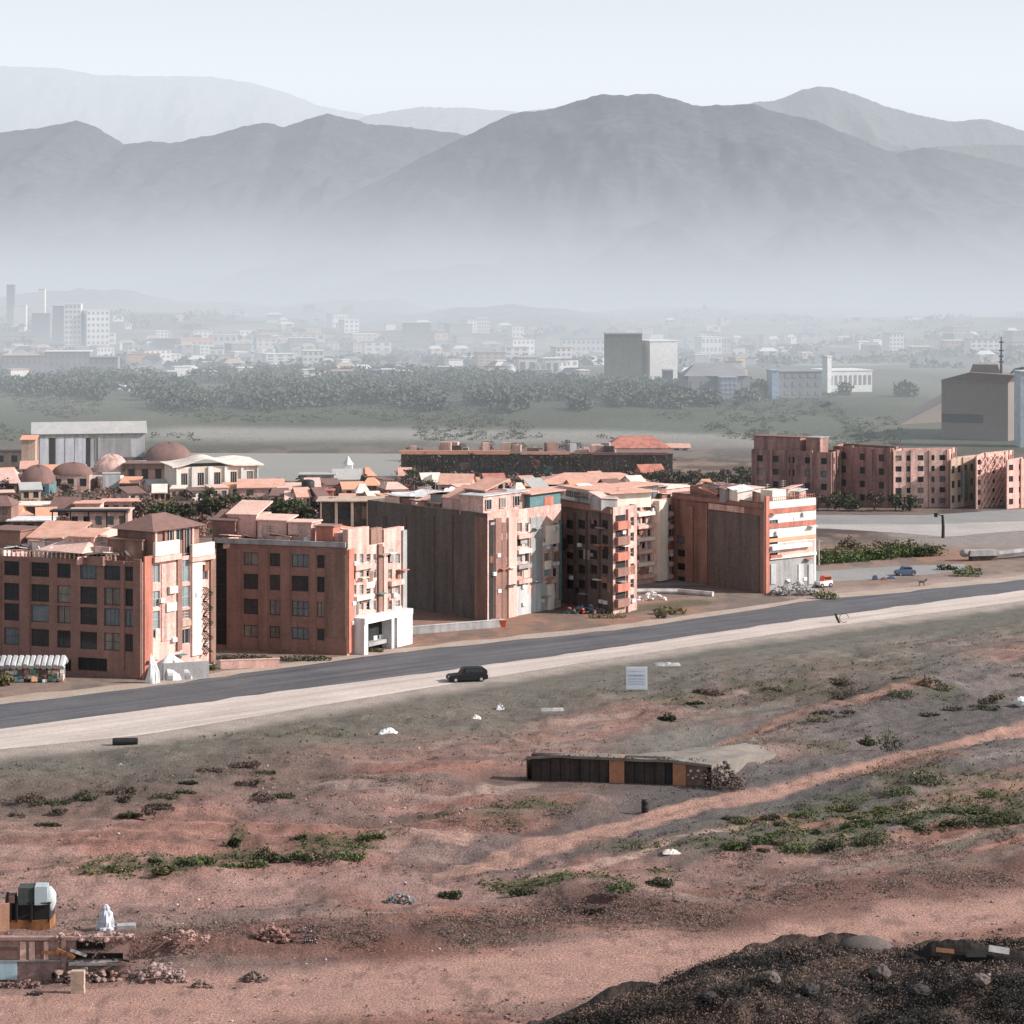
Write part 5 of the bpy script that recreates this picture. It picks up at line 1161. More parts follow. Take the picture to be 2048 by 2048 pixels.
for k in range(2600):
    x, y = qr.uniform(-60, 1510), qr.uniform(966, 1075)
    if y > 1040 and not (-60 < x < 460 or 780 < x < 900): continue
    p = G(x, y); s = qr.uniform(.5, 1.6); ug[k % 3].leaves((p.x, p.y, s*.5), (s*1.3, s, s*.6), 16, .4, qr, .3)
for b_, m in zip(ug, (LEAF1, LEAFB, LEAFS)): tag(b_.build('undergrowth', m), kind='stuff')
ug = MB()
for k in range(700):
    x, y = qr.uniform(800, 1500), qr.uniform(962, 985); p = G(x, y); s = qr.uniform(.8, 2.6); ug.leaves((p.x, p.y, s*.6), (s*1.4, s, s*.8), 18, .5, qr, .3)
tag(ug.build('undergrowth', LEAFB), kind='stuff')
# ---------------------------------------------------------------- along the road
TYRE = M('tyre_rubber', (.02,.02,.02), (.03,.03,.03), scale=2); PAINTB = M('black_car_paint', (.009,.010,.012), (.013,.014,.016), scale=.5, rough=.45, spec=.25, finemix=.2)
PAINTN = M('navy_car_paint', (.06,.09,.15), (.05,.075,.13), scale=.5, rough=.4, spec=.4, finemix=.2)
PAINTW = M('white_car_paint', (.80,.80,.79), (.7,.7,.7), scale=.5, rough=.4, finemix=.2); REDT = M('red_top', (.75,.16,.08), (.6,.13,.07), scale=.5)
LAMP = M('lamp_glass', (.6,.6,.58), (.5,.5,.5), scale=1, rough=.2)
def car(label, p, rz, Lc, Wc, Hc, paint, rows_, cat='car', group=None, glass=None, topm=None):
    """rows_: side outline as (along, up) of the body and of the cabin, in fractions of length and height"""
    root = thing('car', label, cat, p, group, rz)
    body, cab = rows_
    def hull(poly, w0, w1, m, name):
        b = MB(); n = len(poly); zmax = max(z for _, z in poly); zmin = min(z for _, z in poly); vs = []
        for s in (-1, 1):
            for x, z in poly:
                w_ = w0+(w1-w0)*((z-zmin)/(zmax-zmin)); vs.append((x*Lc-Lc/2, s*Wc/2*w_, z*Hc))
        fs = [tuple(range(n)), tuple(range(2*n-1, n-1, -1))] + [(i, n+i, n+(i+1) % n, (i+1) % n) for i in range(n)]
        b.add(vs, fs); o = b.build(name, m, root, origin=(0,0,0))
        md = o.modifiers.new('soft', 'BEVEL'); md.width = .07; md.segments = 2; return o
    hull(body, 1.0, .94, paint, 'body'); c = hull(cab, .92, .76, topm or paint, 'cabin')
    cx = [x for x, z in cab]; zz = [z for x, z in cab]
    for s in (-1, 1):
        MB().box(((min(cx)+max(cx))/2*Lc-Lc/2, s*Wc*.425, (min(zz)*.42+max(zz)*.58)*Hc), ((max(cx)-min(cx))*Lc*.66, .12, (max(zz)-min(zz))*Hc*.5)).build('side_window', glass or GLASS, root, origin=(0,0,0))
    for xx in (.17, .82):
        for s in (-1, 1):
            r_ = .19*Hc; wo = MB().tube([(xx*Lc-Lc/2, s*(Wc/2-.12), r_), (xx*Lc-Lc/2, s*(Wc/2+.06), r_)], r_, 14).build('wheel', TYRE, root, origin=(0,0,0))
            MB().tube([(xx*Lc-Lc/2, s*(Wc/2+.055), r_), (xx*Lc-Lc/2, s*(Wc/2+.075), r_)], r_*.55, 10).build('rim', GREYW, wo, origin=(0,0,0))
    for s in (-1, 1): MB().box((-Lc/2+.04, s*Wc*.36, .42*Hc), (.1,.3,.16)).build('headlight', LAMP, root, origin=(0,0,0))
    return root
SUV = ([(0,.16),(0,.40),(.05,.50),(.34,.56),(.97,.60),(1,.42),(1,.18),(.9,.12),(.1,.12)], [(.30,.52),(.38,.94),(.46,1),(.9,.97),(.985,.80),(.99,.56)])
SED = ([(0,.2),(0,.46),(.08,.58),(.3,.64),(.95,.64),(1,.5),(1,.2),(.9,.14),(.1,.14)], [(.26,.6),(.38,.98),(.44,1),(.72,1),(.9,.62)])
RZ = math.atan2(_rd.y, _rd.x)
p = G(934, 1362); p.z = .03
car('black car standing on the pale shoulder of the road', p, RZ*.35, 5.7, 2.3, 1.95, PAINTB, SUV)
p = G(1810, 1151); p.z = .03
car('small dark blue car on the side road at the right', p, .25, 4.0, 1.8, 1.75, PAINTN, SED)
p = G(1648, 1174); p.z = .02
car('tiny white car with a red roof beside the round green bush', p, .5, 3.0, 1.6, 2.1, PAINTW, SUV, topm=REDT)
# low dark crates by the side road
for k, (x, y, w, hh, lb) in enumerate(((1750,1160,9,8,'black box at the left of the low dark scraps by the side road'),(1768,1160,10,4,'low brown scrap right beside the black box'),(1782,1158,14,4,'long flat navy scrap nearest the dark blue car'))):
    p = G(x, y); k_ = ppm(y); t = thing('scrap', lb, 'scrap', p); b = MB(); b.box((0,0,hh/k_/2),(w/k_,.8,hh/k_), rz=.2, taper=.85); b.box((.1,.1,hh/k_),(w/k_*.5,.5,.25), rz=.6)
    b.build('scrap_body', (PAINTN, BROWNR, PAINTN)[k], t, origin=(0,0,0))
# dark signal post by the back road and a pale thin pole
p = G(1886, 1076); t = thing('signal_post', 'thick dark post with a small dark signal head by the back road', 'post', p); h = 46/ppm(1076)
MB().tube([(0,0,-.2),(.05,0,h*.5),(-.1,0,h)], [.38,.34,.28], 8).build('post', BLACK, t, origin=(0,0,0))
MB().tube([(-.1,0,h*.94),(-1.4,0,h*1.04)], .09, 5).build('arm', BLACK, t, origin=(0,0,0)); hb = MB(); hb.box((-1.6,0,h*1.0),(.7,.5,.9)); hb.box((-1.6,-.3,h*1.06),(.5,.2,.2)); hb.build('signal_head', BLACK, t, origin=(0,0,0))
p = G(1638, 1130); t = thing('pole', 'thin pale pole at the left end of the green shrub bank', 'pole', p); MB().tube([(0,0,-.2),(0,0,5.0)], [.14,.10], 6).build('shaft', PALEG, t, origin=(0,0,0)); MB().box((.3,0,4.8),(.9,.15,.15)).build('arm', PALEG, t, origin=(0,0,0))
# concrete culvert head with overhang, at the right
p = G(1935, 1122); t = thing('culvert', 'grey rounded concrete culvert head jutting over green weeds', 'culvert', p)
b = MB(); b.box((3.2,1.0,1.6),(6.6,2.4,1.1), rz=.25, taper=.92); b.rock((-.4,.3,1.6),(1.2,1.2,.8),rnd,2,.12); b.build('slab', GREYW, t, origin=(0,0,0)); MB().box((3.4,1.3,.5),(5.6,1.6,1.4), rz=.25).build('footing', DKWALL, t, origin=(0,0,0))
wp_ = [(0,0,.0),(8,4,.3),(22,14,.8),(40,28,1.0)]; b = MB(); b.tube([(x+6,y+2,1.1+z) for x,y,z in wp_], [.7,.75,.8,.8], 6); tag(b.build('low_wall', GREYW, origin=None, loc=p), 'long grey low wall running right from the culvert head', 'wall')
# shrub bank in front of the back road
sg = random.Random(12); i = 0
for k in range(20):
    u = k/19; x = 1642+u*222; y0 = 1078+u*28; y1 = 1128-u*18; y = sg.uniform(y0+10, y1) if k % 2 else y1
    bush('green shrub in the bank between the back road and the side road', x, y, sg.uniform(40, 62), sg.uniform(26, 42), (LEAF2, LEAF1, LEAF2, LEAF3)[k % 4], n=320, size=.3, group='shrubs between the two side roads', seed=k, name='shrub', z=0, dpx=3)
bush('round green bush with dark hollow at the road edge below the banded block', 1652, 1198, 50, 24, LEAF2, n=420, size=.2, seed=2, z=0)
bush('low weedy bush under the concrete culvert head', 1935, 1152, 60, 26, LEAF2, n=380, size=.25, seed=3, z=0)
bush('wide flat weedy bush left of the culvert', 1895, 1140, 44, 14, LEAF1, n=240, size=.25, seed=4, z=0)
bush('olive bush on the verge below the salmon block with the cream fin', 1340, 1228, 74, 24, LEAF3, n=460, size=.2, seed=5, z=0)
bush('small dark green bush at the kerb left of the olive bush', 1322, 1236, 22, 16, LEAF1, n=200, size=.15, seed=6, z=0)
bush('green weeds at the corner of the brick red block by the grey wall', 424, 1340, 24, 20, LEAF2, n=220, size=.15, seed=7, z=0)
bush('dark hedge along the foot of the red brown block', 480, 1318, 150, 12, LEAF1, n=420, size=.18, seed=8, z=0, dpx=1.6)
bush('rough bushes at the right foot of the red brown block', 610, 1322, 120, 16, LEAF1, n=420, size=.18, seed=9, z=0, dpx=1.6)
bush('green weeds in front of the white shopfront', 752, 1304, 34, 10, LEAF2, n=200, size=.15, seed=10, z=0)
bush('weedy tufts at the foot of the narrow brown block', 1215, 1236, 90, 14, LEAF3, n=300, size=.16, seed=11, z=0)
bush('yellow green palm like bush at the left edge by the road', -4, 1372, 60, 40, LEAF3, n=380, size=.3, seed=13, z=0)
def cloth_heap(label, x, y, w_px, h_px, seed, m=None):
    k = ppm(y); w, h = w_px/k, h_px/k; r = random.Random(seed); n = 28; rows_n = 10; vs = []; ph = [r.uniform(0, 6.28) for _ in range(4)]
    for i in range(rows_n):
        v = i/(rows_n-1)
        for q_ in range(n):
            q = 6.283*q_/n; rr = (1-v**2.6)*(1+.2*math.sin(3*q+ph[0]+v*2)+.14*math.sin(7*q+ph[1]+v*5)+.08*math.sin(13*q+ph[2]))
            vs.append((math.cos(q)*rr*w/2 + .12*w*math.sin(v*4+ph[3])*v, math.sin(q)*rr*w*.32, h*v*(1+.12*math.sin(2*q+ph[1])) - .15))
    b = MB(); b.add(vs, [(i*n+k_, i*n+(k_+1) % n, (i+1)*n+(k_+1) % n, (i+1)*n+k_) for i in range(rows_n-1) for k_ in range(n)])
    return tag(b.build('sheet_heap', m or WHITE, origin=(0,0,0), loc=G(x, y)), label, 'heap')
# litter, walls and heaps at the feet of the blocks
def heap(name, label, cat, x, y, w_px, h_px, m, n=26, seed=0, size=.34, z=0, extra=None):
    r = random.Random(seed+int(x)); n = int(n*1.8); size *= .72; k = ppm(y); w, h = w_px/k, h_px/k; p = GT(x, y) if z is None else G(x, y); t = thing(name, label, cat, p); b = MB()
    for i in range(n):
        u = r.uniform(-.5,.5); zz = h*(1-abs(u)*1.6)*r.random(); b.rock((u*w, r.uniform(-.4,.4)*w*.5, max(0, zz)), size*w/3*r.uniform(.4, 1.2), r, 1, .55)
    b.build('pile', m, t, origin=(0,0,0))
    if extra:
        e = MB()
        for i in range(10): e.rock((r.uniform(-.45,.45)*w, r.uniform(-.5,-.1)*w*.5, r.uniform(0, h*.7)), size*w/6*r.uniform(.6,1.3), r, 1, .4)
        e.build('scrap', extra, t, origin=(0,0,0))
    return t
cloth_heap('heap of white sheeting piled at the sunlit corner of the brick red block', 350, 1356, 84, 48, 1)
cloth_heap('white crumpled sheet hanging down beside the grey yard wall', 305, 1366, 24, 56, 2)
p = G(372, 1358); t = thing('yard_wall', 'grey yard wall at the foot of the salmon end wall', 'wall', p); MB().box((0,0,1.2),(6.6,.5,2.4), rz=.35).build('wall', GREYW, t, origin=(0,0,0)); MB().box((-2.4,-.45,1.0),(.9,.9,2.0), rz=.35).build('pier', DKWALL, t, origin=(0,0,0))
p = G(500, 1336); t = thing('low_wall', 'low sunlit salmon wall beside the road below the red brown block', 'wall', p); MB().box((0,0,.55),(8.6,.4,1.3), rz=.2).build('wall', SALM, t, origin=(0,0,0)); MB().box((0,0,1.26),(8.8,.5,.12), rz=.2).build('coping', PINKR, t, origin=(0,0,0))
p = G(905, 1262); t = thing('low_wall', 'long low grey wall in front of the dark clad block', 'wall', p); MB().box((0,0,.6),(19,.35,1.2), rz=.5).build('wall', GREYW, t, origin=(0,0,0)); MB().box((0,0,1.25),(19.2,.5,.12), rz=.5).build('coping', PALEG, t, origin=(0,0,0))
p = G(1290, 1186); t = thing('low_wall', 'pale curved kerb wall in front of the block with the cream fin', 'wall', p); MB().tube([(-5,-2,.5),(0,-1,.5),(6,-1.2,.5),(12,-4.5,.4)], .5, 6).build('wall', PALEG, t, origin=(0,0,0))
heap('rubble_heap', 'grey white rubble heaped at the foot of the banded block', 'heap', 1590, 1190, 96, 34, GREYW, 110, 3, size=.16)
heap('rubble_heap', 'white plastic heap at the foot of the block with the cream fin', 'heap', 1305, 1200, 60, 16, WHITE, 24, 4)
heap('rubbish_heap', 'red and blue rubbish heap at the foot of the narrow brown block', 'heap', 1172, 1226, 76, 18, M('blue_grey_rag', (.2,.27,.31), (.12,.15,.17), scale=1), 26, 5, extra=REDT)
t = thing('skip', 'bright red skip at the dark corner of the patched block', 'skip', G(998, 1253)); MB().box((0,0,.55),(2.1,1.6,1.1), taper=1.15).build('tub', REDT, t, origin=(0,0,0)); MB().box((0,0,1.12),(2.5,1.95,.1)).build('rim', REDP, t, origin=(0,0,0))
t = thing('stall', 'market stall with pale blue awning and goods at the left edge of the road', 'stall', G(66, 1362)); b = MB()
for i in range(12): b.tube([(-5+i*.85, -1.6, 2.4-.25*abs(math.sin(i*1.3))), (-5+i*.85, 0, 3.3), (-5+i*.85, 1.5, 2.6)], .46, 6)
b.build('awning', PALEG, t, origin=(0,0,0)); r = random.Random(4)
for m in (TEAL, CREAM, WHITE, ORANGE, M('lime_goods', (.35,.45,.2), (.25,.32,.15), scale=1)):
    for i in range(8): MB().box((r.uniform(-3.4,4.4), r.uniform(-1.4,.4), r.uniform(.2,1.7)), (r.uniform(.4,.9), .6, r.uniform(.3,.7)), rz=r.uniform(-.3,.3)).build('goods_box', m, t, origin=(0,0,0))
for x in (-4.8, 0, 4.8): MB().box((x,-1.4,1.3),(.1,.1,2.6)).build('post', GREYW, t, origin=(0,0,0))
# notice board
p = GT(1273, 1382); t = thing('notice_board', 'white notice board with faint lines of print on the scrub slope', 'sign', p); k = ppm(1382); w, h = 43/k, 46/k
MB().box((0,0,.15+h/2),(w,.12,h), rz=0).build('board', WHITE, t, origin=(0,0,0))
SIGNF = M('sign_face', (.66,.70,.76), (.60,.64,.70), scale=.6, finemix=.15); INK = M('sign_print', (.30,.36,.46), (.36,.42,.5), scale=3)
fc = MB().box((0,-.075,.15+h/2),(w*.94,.03,h*.93)).build('face', SIGNF, t, origin=(0,0,0)); b = MB(); r = random.Random(8)
for row, (z, s) in enumerate(((.83,.5),(.66,1.0),(.62,1.0),(.52,.45),(.46,.45),(.38,.6),(.31,.45),(.24,.45))):
    x = -w*.38
    while x < w*.38:
        l = r.uniform(.05,.2)
        b.box((x+l/2,-.1,.15+h*z),(l,.02,.09*s)); x += l+r.uniform(.04,.09)
b.build('print', INK, fc, origin=(0,0,0))
for s in (-1, 1): MB().tube([(s*w*.4,.1,-.5),(s*w*.4,.1,h*.7)], .07, 6).build('leg', GREYW, t, origin=(0,0,0))

# ---------------------------------------------------------------- things lying on the slope
BRICKS = M('orange_brickwork', (.50,.24,.135), (.38,.17,.10), scale=1.2, fine=6, finemix=.5); SHEDD = M('dark_shed_boards', (.05,.04,.035), (.085,.065,.055), scale=.6, fine=6, streak=.4, finemix=.5); SOD = M('earth_roof', (.25,.225,.195), (.18,.155,.13), scale=.4, fine=8, finemix=.4, bump=.5)
LEFT = GT(1063, 1560); RIGHT = GT(1415, 1572); zb = min(LEFT.z, RIGHT.z)-.1
ff = Face(LEFT, RIGHT); root = thing('earth_shelter', 'long low dark shed with earth roof and orange brick piers dug into the slope', 'shed', (LEFT.x, LEFT.y, zb)); Lf = ff.L; hs_ = 3.05
def fz(x, y0, y1): a = ff.at(x, y1)[0]; return a
segs = [(1063,1218,SHEDD,'shutter'),(1219,1249,BRICKS,'pier'),(1249,1330,SHEDD,'shutter'),(1331,1346,DARK_,'doorway'),(1346,1372,BRICKS,'pier'),(1372,1415,BRICK2,'end_bay')]
for x0, x1, m, n in segs:
    a, c = max(0, ff.at(x0,1565)[0]), min(Lf, ff.at(x1,1565)[0]); out = .3 if m is BRICKS else 0
    b = MB(); q = ff.P((a+c)/2, 0, -.5+out/2); hh = hs_*(1 if x1 < 1340 else .92 if x1 < 1380 else .8); b.box((q.x, q.y, zb+hh/2),(c-a, 1.0+out, hh), rz=ff.ang); b.build(n, m, root)
    if n == 'shutter':
        s_ = MB(); nb = int((c-a)/1.1)
        for j in range(nb): fbox(s_, ff, a+(c-a)*j/nb+.05, a+(c-a)*(j+1)/nb-.05, zb+.1, zb+hh-.3, .06+.03*(j % 3))
        s_.build('boards', SHEDD, root)
b = MB()
for j in range(7): q = ff.P(Lf-2.2+j*.3, 0, .12); MB().rock((q.x, q.y, zb+1.3+.5*math.sin(j*2)), .2, rnd, 1).build('white_patch', WHITE if j % 3 else ORANGE, root)
# earth roof: from the eaves back into the slope
b = MB(); nx, ny = 40, 16; vs = []
for i in range(nx+1):
    for j in range(ny+1):
        u, v = i/nx, j/ny; q = ff.P(-.5+u*(Lf+1.0), 0, .55-v*(3+22*u**1.3))
        q.x += v*u*9.0
        zz = zb+hs_*(1-.1*u)+.15 + .35*math.sin(v*2.6) + (vnoise(u*14, v*6)-.5)*.4*(.3+v)
        e = min(1, 4*min(u, 1-u))*1.0; zz -= v**1.6*(zb+hs_-Z(q.x, q.y)+.25); zz -= (1-min(1, 5*min(u+.02, 1.02-u)))*(.2+v)*1.6
        vs.append((q.x, q.y, zz))
fc = [(i*(ny+1)+j, (i+1)*(ny+1)+j, (i+1)*(ny+1)+j+1, i*(ny+1)+j+1) for i in range(nx) for j in range(ny)]
b.add(vs, fc); ed = [vs[i*(ny+1)] for i in range(nx+1)]
b.add(ed+[(x, y, z-.3) for x, y, z in ed], [(i, nx+1+i, nx+2+i, i+1) for i in range(nx)])
for si in (0, nx):
    e2 = [vs[si*(ny+1)+j] for j in range(ny+1)]; b.add(e2+[(x, y, z-3.2) for x, y, z in e2], [(j, j+1, ny+2+j, ny+1+j) for j in range(ny)])
b.build('earth_roof', SOD, root, smooth=False)
b = MB()
for j in range(40):
    q = ff.P(rnd.uniform(0, Lf), 0, .5); b.leaves((q.x, q.y, zb+hs_*.97+.2), (.5,.3,.25), 8, .12)
b.build('grass_fringe', LEAFB, root)['kind'] = 'stuff'
q = ff.P(-1.2, 0, .4); MB().tube([ff.P(0,zb+2.6,.2), ff.P(-1.0,zb+2.4,.3), ff.P(-1.1,zb+1.7,.3)], .12, 6).build('spout', GREYW, root)
heap('rubble_heap', 'dark grey twiggy rubble heap at the right end of the earth roofed shed', 'heap', 1452, 1570, 66, 48, GREY_ if False else DKWALL, 46, 21, z=None)
bush('dark twiggy brush against the right end of the earth roofed shed', 1446, 1578, 90, 52, LEAFB, n=700, size=.16, seed=77)
# barrel, rocks, sheets, posts
p = GT(1290, 1624); t = thing('barrel', 'black barrel standing on the grey ground below the earth roofed shed', 'barrel', p); b = MB(); b.lathe((0,0,0), [(.36,0),(.40,.1),(.38,.45),(.41,.5),(.38,.55),(.38,1.0),(.41,1.05),(.36,1.3),(.2,1.36)], 14); b.build('drum', BLACK, t, origin=(0,0,0), smooth=True)
p = GT(250, 1490); t = thing('pipe', 'short dark hollow pipe lying at the edge of the pale shoulder', 'pipe', p); b = MB(); b.tube([(-1.5,0,.42),(1.5,.2,.42)], .45, 14); b.build('shell', BLACK, t, origin=(0,0,0)); MB().tube([(1.49,.2,.42),(1.53,.2,.42)], .36, 12).build('mouth', DARK_, t, origin=(0,0,0))
def sheet(label, x, y, w_px, h_px, m, seed, name='plastic_sheet'):
    r = random.Random(seed); k = ppm(y); w, h = w_px/k, h_px/k; p = GT(x, y); b = MB(); n = 9; vs = []
    for i in range(n):
        for j in range(n):
            u, v = i/(n-1)-.5, j/(n-1)-.5; f_ = max(0, 1-2*max(abs(u), abs(v))); vs.append((u*w+r.uniform(-.05,.05)*w, v*w*.8, .04+h*(f_**.6)*(r.uniform(.35,1)))) 
    b.add(vs, [(i*n+j, (i+1)*n+j, (i+1)*n+j+1, i*n+j+1) for i in range(n-1) for j in range(n-1)])
    return tag(b.build(name, m, origin=(0,0,0), loc=p), label, 'sheet')
sheet('crumpled white plastic sheet on the slope below the road', 776, 1468, 38, 16, WHITE, 1); sheet('small white scrap with a black corner on the grey slope', 1000, 1420, 18, 16, WHITE, 2)
sheet('flat white board lying by the green scrub in the middle of the slope', 1344, 1706, 36, 8, CREAM, 3, 'board'); sheet('white scrap lying on the dark slope above the notice board', 1335, 1330, 50, 6, GREYW, 4)
sheet('pale scrap on the pink slope left of the earth roofed shed', 952, 1438, 20, 10, CREAM, 5); sheet('flat greyish sheet beside a small cream block on the grey slope', 1105, 1420, 46, 4, GREYW, 6)
sheet('pale flat sheet lying among the stones near the right edge', 1985, 1485, 30, 5, GREYW, 7)
p = GT(2046, 1412); t = thing('boulder', 'large bright white boulder at the right edge of the slope', 'boulder', p); MB().rock((0,0,.5),(1.1,.8,.75),rnd,3,.12).build('stone', WHITE, t, origin=(0,0,0))
p = GT(1676, 1246); t = thing('leaning_post', 'black leaning stump on the pale shoulder of the road', 'post', p); MB().tube([(.3,0,-.1),(-.2,0,.9),(-.45,0,1.6)], [.2,.22,.16], 7).build('stump', BLACK, t, origin=(0,0,0))
b = MB(); b.tube([(1.0+.75*math.cos(i*.45), 0, .85+.75*math.sin(i*.45)) for i in range(13)], .05, 4); b.build('wire_hoop', FRAMEM, t, origin=(0,0,0))
p = GT(1844, 1172); t = thing('dog', 'small black and pale dog standing on the bare earth by the road', 'dog', p)
b = MB(); b.tube([(-.42,0,.55),(-.2,0,.62),(.15,0,.6),(.4,0,.66)], [.13,.17,.15,.14], 8); b.tube([(.38,0,.68),(.55,0,.86),(.62,0,.92)], [.12,.1,.12], 8); b.tube([(.6,0,.93),(.82,0,.86)], [.11,.05], 7); b.tube([(-.42,0,.62),(-.62,0,.78),(-.72,0,.95)], [.05,.035,.02], 5)
for x in (-.34, .32):
    for s in (-.09, .09): b.tube([(x,s,.6),(x-.05,s,.32),(x+.02,s,0)], [.08,.05,.035], 6)
b.box((.58,.07,1.06),(.05,.04,.12)); b.box((.58,-.07,1.06),(.05,.04,.12)); o = b.build('body', DKWALL, t, origin=(0,0,0), smooth=True); t.scale = (1.3,1.3,1.3)

# covered white bundle, scrap figure-like heap
CLOTH = M('pale_cloth', (.72,.73,.78), (.45,.46,.52), scale=2.2, fine=4, finemix=.6)
p = GT(212, 1860); t = thing('wrapped_bundle', 'tall cone shaped bundle wrapped in pale blue white cloth', 'bundle', p); b = MB(); n = 18; vs = []
prof = [(.85,0),(.8,.3),(.66,.35),(.74,.8),(.6,1.2),(.52,1.5),(.3,1.75),(.33,1.95),(.16,2.2),(.02,2.28)]
for i, (r_, z) in enumerate(prof):
    for k in range(n): q = 6.283*k/n; rr = r_*(1+.16*math.sin(k*2.1+i)+.1*math.sin(k*5+i*2)); vs.append((rr*math.cos(q), rr*math.sin(q)*.8, z))
b.add(vs, [(i*n+k, i*n+(k+1) % n, (i+1)*n+(k+1) % n, (i+1)*n+k) for i in range(len(prof)-1) for k in range(n)]); b.build('cloth', CLOTH, t, origin=(0,0,0))
MB().box((1.7,.4,.15),(1.6,1,.5), rz=.1).build('plinth', GREYW, t, origin=(0,0,0))
heap('scrap_heap', 'narrow heap of black and white scrap on the red bank', 'heap', 622, 1886, 26, 50, BLACK, 30, 31, size=.45, z=None, extra=WHITE)
heap('earth_heap', 'brown earth clods heaped beside the black and white scrap', 'heap', 540, 1880, 90, 34, M('red_clod', (.34,.19,.15), (.2,.12,.1), scale=1, fine=5, finemix=.6), 40, 33, size=.3, z=None)
heap('stone_heap', 'small dark stone heap with a shadowed hole on the lower track', 'heap', 510, 1962, 50, 24, DKWALL, 26, 35, size=.4, z=None)
heap('stone_heap', 'small dark stone pile left of the shadowed hole', 'heap', 405, 1975, 46, 18, M('brown_stone', (.25,.17,.14), (.15,.11,.09), scale=1), 24, 36, size=.4, z=None)
heap('rag_heap', 'grey blue rag heap with an orange scrap at the left end of the green strip', 'heap', 800, 1806, 60, 26, M('grey_rag', (.25,.27,.28), (.16,.17,.18), scale=1), 26, 37, size=.35, z=None, extra=ORANGE)

# hut, retaining wall ruin at the lower left
WOODO = M('orange_boards', (.45,.20,.08), (.30,.13,.06), scale=.8, streak=.5); TANKW = M('white_tank', (.62,.66,.66), (.45,.48,.48), scale=1)
p = GT(58, 1862); t = thing('hut', 'small open hut of black frames with grey panels and orange board base', 'hut', p); k = ppm(1862)
w, h = 84/k, 60/k
MB().box((0,1.2,.45),(w,2.4,.9)).build('base', WOODO, t, origin=(0,0,0)); MB().box((0,1.35,.9+.75),(w-.1,2.1,1.5)).build('dark_interior', DARK_, t, origin=(0,0,0))
for x in (-w/2+.2, -w/2+.75, .2, w/2-.12): MB().box((x,.05,1.6),(.16,.16,1.6)).build('post', BLACK, t, origin=(0,0,0))
MB().box((-w/2-.05,.1,1.6),(.22,.25,3.6)).build('tall_post', BLACK, t, origin=(0,0,0)); MB().box((-.3,.9,3.0),(1.5,1.6,1.5), rz=.1).build('dark_box', M('dark_green_panel', (.07,.085,.08), (.05,.06,.055), scale=1), t, origin=(0,0,0))
MB().box((.95,.85,3.05),(1.1,1.5,1.6), rz=.1).build('panel', M('pale_green_panel', (.45,.53,.53), (.36,.43,.43), scale=1), t, origin=(0,0,0)); MB().rock((1.65,.8,2.6),(.5,.6,1.1),rnd,3,.08).build('tank', TANKW, t, origin=(0,0,0), smooth=True)
MB().box((0,1.2,2.42),(w+.1,2.2,.1)).build('ceiling', BLACK, t, origin=(0,0,0)); MB().box((-1.7,.6,2.75),(.8,1.2,.6)).build('grey_panel', BROWNR, t, origin=(0,0,0))
p = GT(6, 1866); t = thing('board_fence', 'sunlit orange board leaning at the left edge beside the hut', 'fence', p); MB().box((-.2,.2,1.2),(1.4,.12,2.6), rz=.2).build('board', M('bare_board', (.68,.38,.26), (.55,.3,.2), scale=1, streak=.3), t, origin=(0,0,0))
a, c = GT(-40, 1956), GT(258, 1950); rf = Face(a, c); zb = min(a.z, c.z)-.4; root = thing('ruined_wall', 'ruined retaining wall with patched pink panels and dark hollows below the hut', 'wall', (a.x, a.y, zb)); Lr = rf.L; hr = 3.75
RUIN = M('ruin_plaster', (.46,.30,.26), (.34,.22,.19), scale=.7, fine=6, streak=.3, finemix=.6)
b = MB(); hol = [(Lr*.64, Lr*.84, zb+2.6, zb+3.4),(Lr*.62,Lr*.96,zb+1.8,zb+2.4),(Lr*.48,Lr*.60,zb+.1,zb+.8),(Lr*.68,Lr*.92,zb+.1,zb+.8)]
wall_mesh(b, rf, zb, zb+hr, hol, .6); b.quad(rf.P(0,zb+hr), rf.P(Lr,zb+hr), rf.P(Lr,zb+hr-.1,-.8), rf.P(0,zb+hr-.1,-.8)); b.quad(rf.P(Lr,zb,-.8), rf.P(0,zb,-.8), rf.P(0,zb+hr-.1,-.8), rf.P(Lr,zb+hr-.1,-.8)); b.build('wall', RUIN, root)
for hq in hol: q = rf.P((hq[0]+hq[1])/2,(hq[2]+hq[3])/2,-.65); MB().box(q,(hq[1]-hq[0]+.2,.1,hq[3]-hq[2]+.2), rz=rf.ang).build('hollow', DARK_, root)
for t0, t1, z0, z1, m, o in ((.13,.25,.3,1.9,M('pale_blue_board', (.52,.68,.74), (.44,.6,.66), scale=1, streak=.2),.15),(.13,.25,2.0,2.9,BROWNR,.1),(.27,.31,1.9,3.4,PINKR,.12),(.33,.37,1.9,3.4,PINKR,.14),(.375,.41,2.1,3.4,BRICK2,.08),(.43,.46,1.9,3.4,PINKR,.12),(.12,.6,1.78,1.9,GREYW,.2),(.55,.58,.6,3.6,RUIN,.3),(0,1,3.55,3.8,RUIN,.3),(.6,1,1.5,1.75,GREYW,.4)):
    fbox(MB(), rf, Lr*t0, Lr*t1, zb+z0, zb+z1, o).build('panel' if z1 < 3.75 else 'coping', m, root)
b = MB(); rr = random.Random(6)
for j in range(70): q = rf.P(rr.uniform(.5, 1.02)*Lr, 0, rr.uniform(.1, 1.4)); b.rock((q.x, q.y, zb+rr.uniform(.1, 1.2)), rr.uniform(.12,.4), rr, 1, .4)
b.build('fallen_stone', M('fallen_stone', (.33,.23,.2), (.2,.14,.12), scale=1), root)
